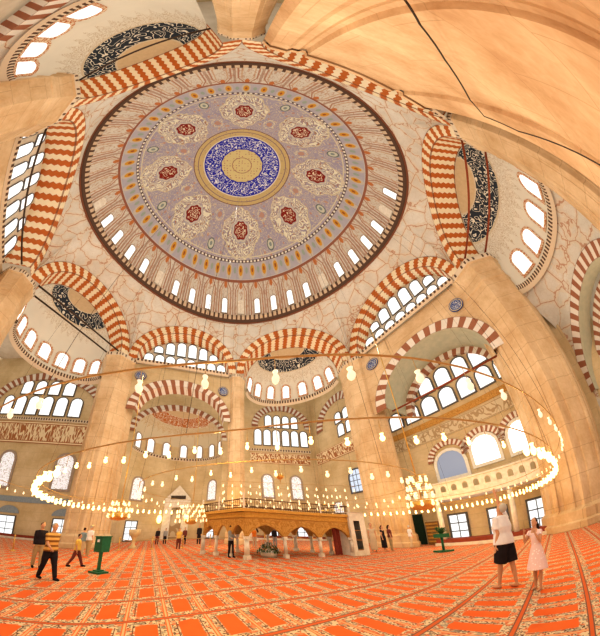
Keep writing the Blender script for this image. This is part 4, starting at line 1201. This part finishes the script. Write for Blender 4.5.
# ------------------------------------------------------------------ people
def cloth(name, c, c2=None, stripe=None, dots=False):
    m = Mat(name, 0.9); n = m.noise(scale=9)
    base = m.mix(n, c, c2 or tuple(q*.75 for q in c))
    if stripe:
        x, y, z = m.obj(); base = m.mix((z*7.0).frac().lt(.45), base, stripe)
    if dots:
        base = m.mix(m.vor(None, 14, 'F1').lt(.25), base, dots)
    m.col(base); return m.mat
SKIN = cloth('skin', (0.62, 0.34, 0.20), (0.52, 0.27, 0.15))
def remesh_obj(mb, name, mat, vox, parent, smooth=2):
    me = mb.mesh(name, mat); o = bpy.data.objects.new(name, me); COL.objects.link(o)
    r = o.modifiers.new('r', 'REMESH'); r.mode = 'VOXEL'; r.voxel_size = vox; r.use_smooth_shade = True
    if smooth:
        s = o.modifiers.new('s', 'SMOOTH'); s.factor = .5; s.iterations = smooth
    dg = bpy.context.evaluated_depsgraph_get(); me2 = bpy.data.meshes.new_from_object(o.evaluated_get(dg))
    o.modifiers.clear(); o.data = me2; me2.materials.clear()
    me2.materials.append(mat)
    for p in me2.polygons: p.material_index = 0; p.use_smooth = True
    bpy.data.meshes.remove(me)
    if parent: o.parent = parent
    return o
def loft(mb, rings, n=16):
    """rings: (centre, rx, ry, facing angle) horizontal ellipses, closed solid"""
    b = len(mb.v)
    for c, rx, ry in rings:
        for k in range(n):
            a = 2*PI*k/n; mb.v.append((c[0]+rx*math.cos(a), c[1]+ry*math.sin(a), c[2]))
    for i in range(len(rings)-1):
        for k in range(n):
            k2 = (k+1) % n; mb.f.append([b+i*n+k, b+i*n+k2, b+(i+1)*n+k2, b+(i+1)*n+k]); mb.uv.append([(0, 0)]*4); mb.mi.append(0); mb.sm.append(True)
    e = b+(len(rings)-1)*n
    mb.f.append([b+k for k in range(n)][::-1]); mb.uv.append([(0, 0)]*n); mb.mi.append(0); mb.sm.append(True)
    mb.f.append([e+k for k in range(n)]); mb.uv.append([(0, 0)]*n); mb.mi.append(0); mb.sm.append(True)
def person(loc, yaw, H, label, top, bottom, hair, legs=((.0, .0), (.0, .0)), arms=None, skirt=None, shorts=False, sleeve='short', vox=.02,
           headtilt=0.0, hairlen=0.0, hat=None, fat=1.0, shoes=None, group=None, ponytail=False, skin=None, trousers_len=1.0, looks=0.0):
    """local frame: faces -y; x = its left. H height"""
    s = H/1.75; skin = skin or SKIN
    A = Vector
    hipz, shz = .92, 1.43
    hips = [A((sx*.095, 0, hipz)) for sx in (1, -1)]
    knees, ankles = [], []
    for i, sx in enumerate((1, -1)):
        f1, f2 = legs[i]    # thigh fwd angle, knee bend
        k = hips[i]+A((sx*.015, -math.sin(f1)*.43, -math.cos(f1)*.43)); knees.append(k)
        g = f1-f2; ankles.append(k+A((sx*.0, -math.sin(g)*.41, -math.cos(g)*.41)))
    dz = .08-min(a.z for a in ankles)
    body = MB()
    sh = A((0, 0, 0))
    def up(v): return v+A((0, 0, dz))
    hips = [up(v) for v in hips]; knees = [up(v) for v in knees]; ankles = [up(v) for v in ankles]
    z0 = dz
    F = fat
    tors = [((0, 0, .86+z0), .13*F, .10*F), ((0, 0, .94+z0), .165*F, .115*F), ((0, 0, 1.04+z0), .15*F, .105*F), ((0, -.005, 1.12+z0), .14*F, .10*F), ((0, -.005, 1.25+z0), .165*F, .115*F), ((0, .005, 1.38+z0), .18, .10), ((0, .01, 1.45+z0), .12, .075), ((0, .005, 1.50+z0), .06, .055)]
    loft(body, tors)
    ht = headtilt; hc = A((0, -.02+math.sin(ht)*.11, 1.50+z0+.13*math.cos(ht)))
    body.tube([(0, .01, 1.44+z0), (0, 0, 1.52+z0), tuple(hc)], [.062, .055, .055], 12)
    rt = Matrix.Rotation(-ht, 3, 'X'); rl = Matrix.Rotation(looks, 3, 'Z')
    rot = rl @ rt
    body.ell(hc+rot @ A((0, 0, .03)), .076, .094, .108, 18, rot=rot)
    body.ell(hc+rot @ A((0, -.03, -.05)), .052, .058, .055, 12, rot=rot)       # jaw
    body.ell(hc+rot @ A((0, -.095, -.005)), .014, .022, .022, 8, rot=rot)      # nose
    body.ell(hc+rot @ A((0, -.082, -.048)), .024, .012, .010, 8, rot=rot)      # lips
    for sx in (1, -1):
        body.ell(hc+rot @ A((sx*.078, .005, .0)), .012, .020, .032, 8, rot=rot)
        body.ell(hc+rot @ A((sx*.03, -.080, .035)), .02, .012, .008, 8, rot=rot)   # brow
    for i, sx in enumerate((1, -1)):
        body.tube([hips[i]+A((0, 0, .05)), hips[i], hips[i].lerp(knees[i], .5), knees[i], knees[i].lerp(ankles[i], .3), knees[i].lerp(ankles[i], .7), ankles[i], ankles[i]-A((0, 0, .04))], [.08*F, .09*F, .078*F, .056, .058, .043, .036, .04], 12)
        body.tube([ankles[i]+A((0, .045, -.035)), ankles[i]+A((0, -.02, -.04)), ankles[i]+A((sx*.01, -.12, -.055)), ankles[i]+A((sx*.012, -.17, -.06))], [.034, .042, .034, .020], 10)
    arms = arms or (((.08, 0, -1), (.05, -.25, -1)), ((.08, 0, -1), (.05, -.25, -1)))
    ap = []
    for i, sx in enumerate((1, -1)):
        S0 = A((sx*.175, .005, 1.41+z0)); d1 = A(arms[i][0]); d1.x *= sx; d1.normalize(); d2 = A(arms[i][1]); d2.x *= sx; d2.normalize()
        E0 = S0+d1*.29; W0 = E0+d2*.25
        body.tube([S0-A((sx*.06, 0, 0)), S0, S0.lerp(E0, .5), E0, E0.lerp(W0, .35), W0], [.052, .055, .047, .038, .037, .025], 10)
        # hand: palm + fingers + thumb
        pn = d2.cross(A((0, 1, 0.2))); pn = pn.normalized() if pn.length > .1 else A((1, 0, 0)); sd = d2.cross(pn).normalized()
        body.ell(W0+d2*.045, .036, .018, .05, 10, rot=Matrix((sd, pn, d2)).transposed())
        pt = len(arms[i]) > 2
        for q, (o, l) in enumerate(((-.027, .062), (-.009, .074), (.009, .070), (.027, .055))):
            cr = (.0 if (pt and q == 0) else (.75 if pt else .25))
            b0 = W0+d2*.085+sd*o; b1 = b0+(d2+pn*cr*.6).normalized()*l*.5; b2 = b1+(d2+pn*cr*1.6).normalized()*l*.5
            body.tube([b0-d2*.02, b0, b1, b2], [.010, .010, .009, .007], 6)
        b0 = W0+d2*.03-sd*.03; body.tube([b0, b0-sd*.03+d2*.02, b0-sd*.04+d2*.05], [.012, .011, .008], 6)
        ap.append((S0, E0, W0))
    root = empty('person', (0, 0, 0))
    remesh_obj(body, 'body', skin, vox*.62, root)
    # shirt
    e = .018
    if skirt:
        sk = MB(); zb_, w_, wy = skirt
        loft(sk, [((0, 0, 1.40+z0), .165, .10), ((0, 0, 1.30+z0), .17*F, .125), ((0, 0, 1.12+z0), .155*F, .12), ((0, .0, .98+z0), .19, .16), ((0, .0, (zb_+.98+z0)/2), (w_+.19)/2, (wy+.16)/2), ((0, 0, zb_), w_, wy)], 20)
        for i in (0, 1): sk.tube([ap[i][0]-A(((1, -1)[i]*.08, 0, -.0)), ap[i][0], ap[i][0].lerp(ap[i][1], .35)], [.06, .068, .062], 10)
        remesh_obj(sk, 'dress', top, vox*.8, root)
    else:
        sh = MB()
        loft(sh, [((0, 0, .90+z0), .205*F, .155*F)]+[(c, rx+e*1.9+(.012 if c[2] < 1.1+z0 else 0), ry+e*1.9+(.012 if c[2] < 1.1+z0 else 0)) for c, rx, ry in tors[1:7]]+[((0, .01, 1.475+z0), .085, .07)], 18)
        for i in (0, 1):
            S0, E0, W0 = ap[i]; sx = (1, -1)[i]
            if sleeve == 'short': sh.tube([S0-A((sx*.08, 0, 0)), S0, S0.lerp(E0, .75)], [.06, .072, .066], 10)
            else: sh.tube([S0-A((sx*.08, 0, 0)), S0, S0.lerp(E0, .6), E0, E0.lerp(W0, .9)], [.06, .070, .062, .055, .042], 10)
        remesh_obj(sh, 'shirt', top, vox*.8, root)
        tr = MB()
        loft(tr, [((0, 0, .84+z0), .165*F, .125*F), ((0, 0, .93+z0), .187*F, .14*F), ((0, 0, 1.02+z0), .172*F, .13*F)], 16)
        for i in (0, 1):
            if shorts: tr.tube([hips[i]+A((0, 0, .03)), hips[i].lerp(knees[i], .4), hips[i].lerp(knees[i], .93)], [.11*F, .112*F, .105*F], 16)
            else: tr.tube([hips[i]+A((0, 0, .03)), hips[i].lerp(knees[i], .5), knees[i], knees[i].lerp(ankles[i], .5), ankles[i]+A((0, 0, .0))], [.105*F, .102*F, .082, .074, .066], 12)
        remesh_obj(tr, 'shorts' if shorts else 'trousers', bottom, vox*.8, root)
    hm = MB()
    hm.ell(hc+rot @ A((0, .018, .045)), .084, .092, .103, 16, rot=rot)
    if hairlen: hm.tube([hc+rot @ A((0, .06, .02)), hc+A((0, .08, -.08)), hc+A((0, .075, -.08-hairlen))], [.07, .065, .03], 10)
    if ponytail: hm.tube([hc+rot @ A((0, .09, .05)), hc+rot @ A((0, .16, .0)), hc+rot @ A((0, .19, -.10)), hc+rot @ A((0, .17, -.19))], [.03, .045, .042, .015], 10)
    hm.v = [v for v in hm.v]
    # cut away the face: push front-low verts inside
    hv = []
    inv = rot.inverted()
    for v in hm.v:
        q = inv @ (A(v)-hc)
        if q.y < -.035 and q.z < .085: q.y = -.035+(q.y+.035)*.15
        hv.append(tuple(hc+rot @ q))
    hm.v = hv
    remesh_obj(hm, 'hair', hair, vox*.6, root)
    if hat:
        hb = MB(); top_ = hc+A((0, .0, .09)); hb.lathe([(0.005, .075), (.06, .07), (.088, .02), (.092, -.01), (.14, -.02), (.14, -.03), (.085, -.03)], tuple(top_), 14); hb.build('hat', hat, root)
    if shoes:
        for i, sx in enumerate((1, -1)):
            so = MB(); so.tube([ankles[i]+A((0, .05, -.035)), ankles[i]+A((0, -.02, -.03)), ankles[i]+A((sx*.01, -.12, -.05)), ankles[i]+A((sx*.012, -.185, -.055))], [.042, .052, .044, .028], 10)
            so.build('shoe', shoes, root)
    root.scale = (s, s, s); root.rotation_euler = (0, 0, yaw); root.location = (loc[0], loc[1], 0)
    tag(root, label, 'person', group)
    return root

WHITE = cloth('white_cotton', (0.86, 0.82, 0.78)); BLACK = cloth('black_cotton', (0.012, 0.010, 0.012), (0.03, 0.025, 0.03))
GREYH = cloth('grey_hair', (0.55, 0.51, 0.42)); DARKH = cloth('dark_hair', (0.05, 0.025, 0.015)); PINK = cloth('pink_floral_cotton', (0.84, 0.62, 0.56), (0.78, 0.55, 0.50), None, (0.9, 0.82, 0.78))
STR = cloth('yellow_striped_cotton', (0.72, 0.42, 0.12), (0.66, 0.36, 0.10), (0.24, 0.11, 0.03)); KHAKI = cloth('khaki_cotton', (0.45, 0.34, 0.18)); GREY = cloth('grey_cotton', (0.34, 0.34, 0.32)); ORG = cloth('orange_cotton', (0.80, 0.22, 0.03))
DRED = cloth('maroon_cotton', (0.18, 0.05, 0.04)); BLUE = cloth('blue_grey_cotton', (0.25, 0.33, 0.35)); YEL = cloth('yellow_cotton', (0.75, 0.50, 0.12)); BEIGE = cloth('beige_cotton', (0.66, 0.52, 0.34)); STRAW = cloth('straw', (0.72, 0.56, 0.30))
def face_to(p, q): return math.atan2(q[0]-p[0], -(q[1]-p[1]))
# man in white: faces away to the left, left arm raised pointing, looking up
mp = (4.72, -2.42)
person(mp, R(176), 1.80, 'man in white t-shirt and black shorts pointing up at the lamps', WHITE, BLACK, GREYH, legs=((.16, .03), (-.18, .05)),
       arms=(((.12, .10, -1), (.10, -.30, -1)), ((-.05, -.35, 1), (-.02, -.15, 1), 1)), shorts=True, vox=.016, headtilt=.75, fat=1.3)
gp = (4.60, -3.24)
person(gp, R(-100), 1.33, 'girl in pale pink flowered dress with dark ponytail holding her face', PINK, None, DARKH, legs=((.02, .02), (-.05, .03)),
       arms=(((.25, -.55, -.75), (-.35, -.35, 1)), ((.25, -.6, -.7), (-.35, -.3, 1))), skirt=(.52, .33, .26), vox=.015, ponytail=True, headtilt=.35, fat=.85)
person((-6.05, .03), R(75), 1.60, 'man in yellow and brown striped shirt and black trousers walking on the carpet', STR, BLACK, GREYH, legs=((.28, .02), (-.25, .25)), arms=(((.1, .25, -1), (.05, -.1, -1)), ((.1, -.35, -1), (.0, -.9, -.6))), sleeve='short', vox=.022, shoes=BLACK, fat=1.1)
person((-7.9, 1.55), R(60), 1.62, 'person in dark top and khaki trousers behind the striped shirt man', BLACK, KHAKI, DARKH, legs=((.1, .05), (-.15, .1)), sleeve='long', vox=.03, shoes=BLACK)
person((-7.1, 2.6), R(110), 1.30, 'small person in orange top and dark trousers walking beyond the striped shirt man', YEL, DRED, DARKH, legs=((.4, .05), (-.3, .3)), vox=.03, shoes=BLACK)
person((-8.9, 5.9), R(160), 1.70, 'man in white shirt and straw hat standing left of the donation box', WHITE, KHAKI, GREYH, legs=((.08, .02), (-.08, .02)), vox=.035, hat=STRAW, fat=1.1)
person((-9.5, 6.2), R(170), 1.55, 'person in blue grey top beside the man with the straw hat', BLUE, BEIGE, DARKH, vox=.035, sleeve='long')
person((-.95, 5.3), R(40), 1.52, 'person in grey shirt and wide hat standing at the left side of the platform', GREY, BLACK, DARKH, legs=((.1, 0), (-.05, .05)), arms=(((.1, -.2, -1), (0, -1, -.3)), ((.1, -.2, -1), (0, -1, -.3))), vox=.025, sleeve='long', shoes=BLACK, hat=BLACK)
person((-4.9, 9.6), R(10), 1.5, 'person in yellow shirt beyond the left end of the platform', YEL, DRED, DARKH, vox=.04)
person((8.4, 9.0), R(10), 1.75, 'person in orange top beside the right end of the platform', ORG, BEIGE, DARKH, vox=.035)
person((8.95, 8.6), R(-20), 1.92, 'tall person in pale long robe right of the platform', BEIGE, BEIGE, DARKH, vox=.035, skirt=(.12, .2, .16))
person((9.8, 8.7), R(30), 1.75, 'person in black dress standing in the group right of the platform', BLACK, BLACK, DARKH, vox=.035, skirt=(.25, .22, .17), hairlen=.15)
person((10.4, 8.8), R(60), 1.78, 'person in maroon top and khaki skirt right of the person in black', DRED, KHAKI, DARKH, vox=.035, skirt=None, hairlen=.15)
person((13.0, 9.9), R(80), 1.75, 'man in white shirt and beige trousers walking alone near the right wall', WHITE, BEIGE, GREYH, legs=((.15, .02), (-.15, .1)), vox=.035)
person((-8.6, 15.4), R(0), 1.6, 'dark clothed person standing before the left apse window', BLACK, DRED, DARKH, vox=.05, sleeve='long')
person((-7.9, 15.6), R(0), 1.55, 'person in grey next to a dark clothed person before the apse', GREY, BLACK, DARKH, vox=.05, sleeve='long')
person((-5.6, 14.2), R(20), 1.55, 'person in maroon standing just left of the prayer niche barrier', DRED, BLACK, DARKH, vox=.05, sleeve='long')
person((-4.1, 13.6), R(0), 1.75, 'dark silhouette of a person before the right apse window', BLACK, BLACK, DARKH, vox=.05, sleeve='long')
person((.9, 10.6), R(10), 1.5, 'person in orange seen through the platform arch, standing', ORG, BEIGE, DARKH, vox=.045)
person((2.6, 10.9), R(-10), 1.55, 'person in black seen through the platform arch', BLACK, GREY, DARKH, vox=.045, sleeve='long')

# ------------------------------------------------------------------ light
w = bpy.data.worlds.new('world'); SC.world = w; w.use_nodes = True
bg = w.node_tree.nodes['Background']; bg.inputs[0].default_value = (1.0, 0.94, 0.84, 1); bg.inputs[1].default_value = 1.0
w.light_settings.ao_factor = 0.33; w.light_settings.distance = 2.6
SC.cycles.use_fast_gi = True; SC.cycles.fast_gi_method = 'ADD'
SC.cycles.max_bounces = 4; SC.cycles.diffuse_bounces = 2
def point(loc, e, c, r=0.0):
    l = bpy.data.lights.new('light', 'POINT'); l.energy = e; l.color = c; l.shadow_soft_size = r
    o = bpy.data.objects.new('light', l); COL.objects.link(o); o.location = loc
for i in range(8):
    a = 2*PI*(i+.5)/8; p = ring_pt(a, 11.2, 7.2, RC, 3.3)
    point(tuple(p), 200, (1.0, .62, .17))
for p, e in (((0, 0, 14), 900), ((-7, 3, 12), 400), ((7, 3, 12), 400), ((0, -7, 12), 300), ((0, 0, 24), 800), ((-5, 8, 10), 250), ((5, 8, 10), 250)):
    point(p, e, (1.0, .93, .84))  # added fill points for ambient light, no lamp hangs at these spots
point((17.5, 12, 9), 150, (1, .85, .6)); point((-12, 16.5, 9), 180, (1, .85, .6)); point((6, 19, 9), 220, (1, .85, .6)); point((-4.5, 20, 6), 150, (1, .8, .5))
point((19.5, -8.5, 9), 130, (1, .9, .75)); point((-12, -15, 12), 130, (1, .9, .75))
SC.view_settings.view_transform = 'Standard'
SC.view_settings.look = 'Medium High Contrast'; SC.view_settings.exposure = -0.1
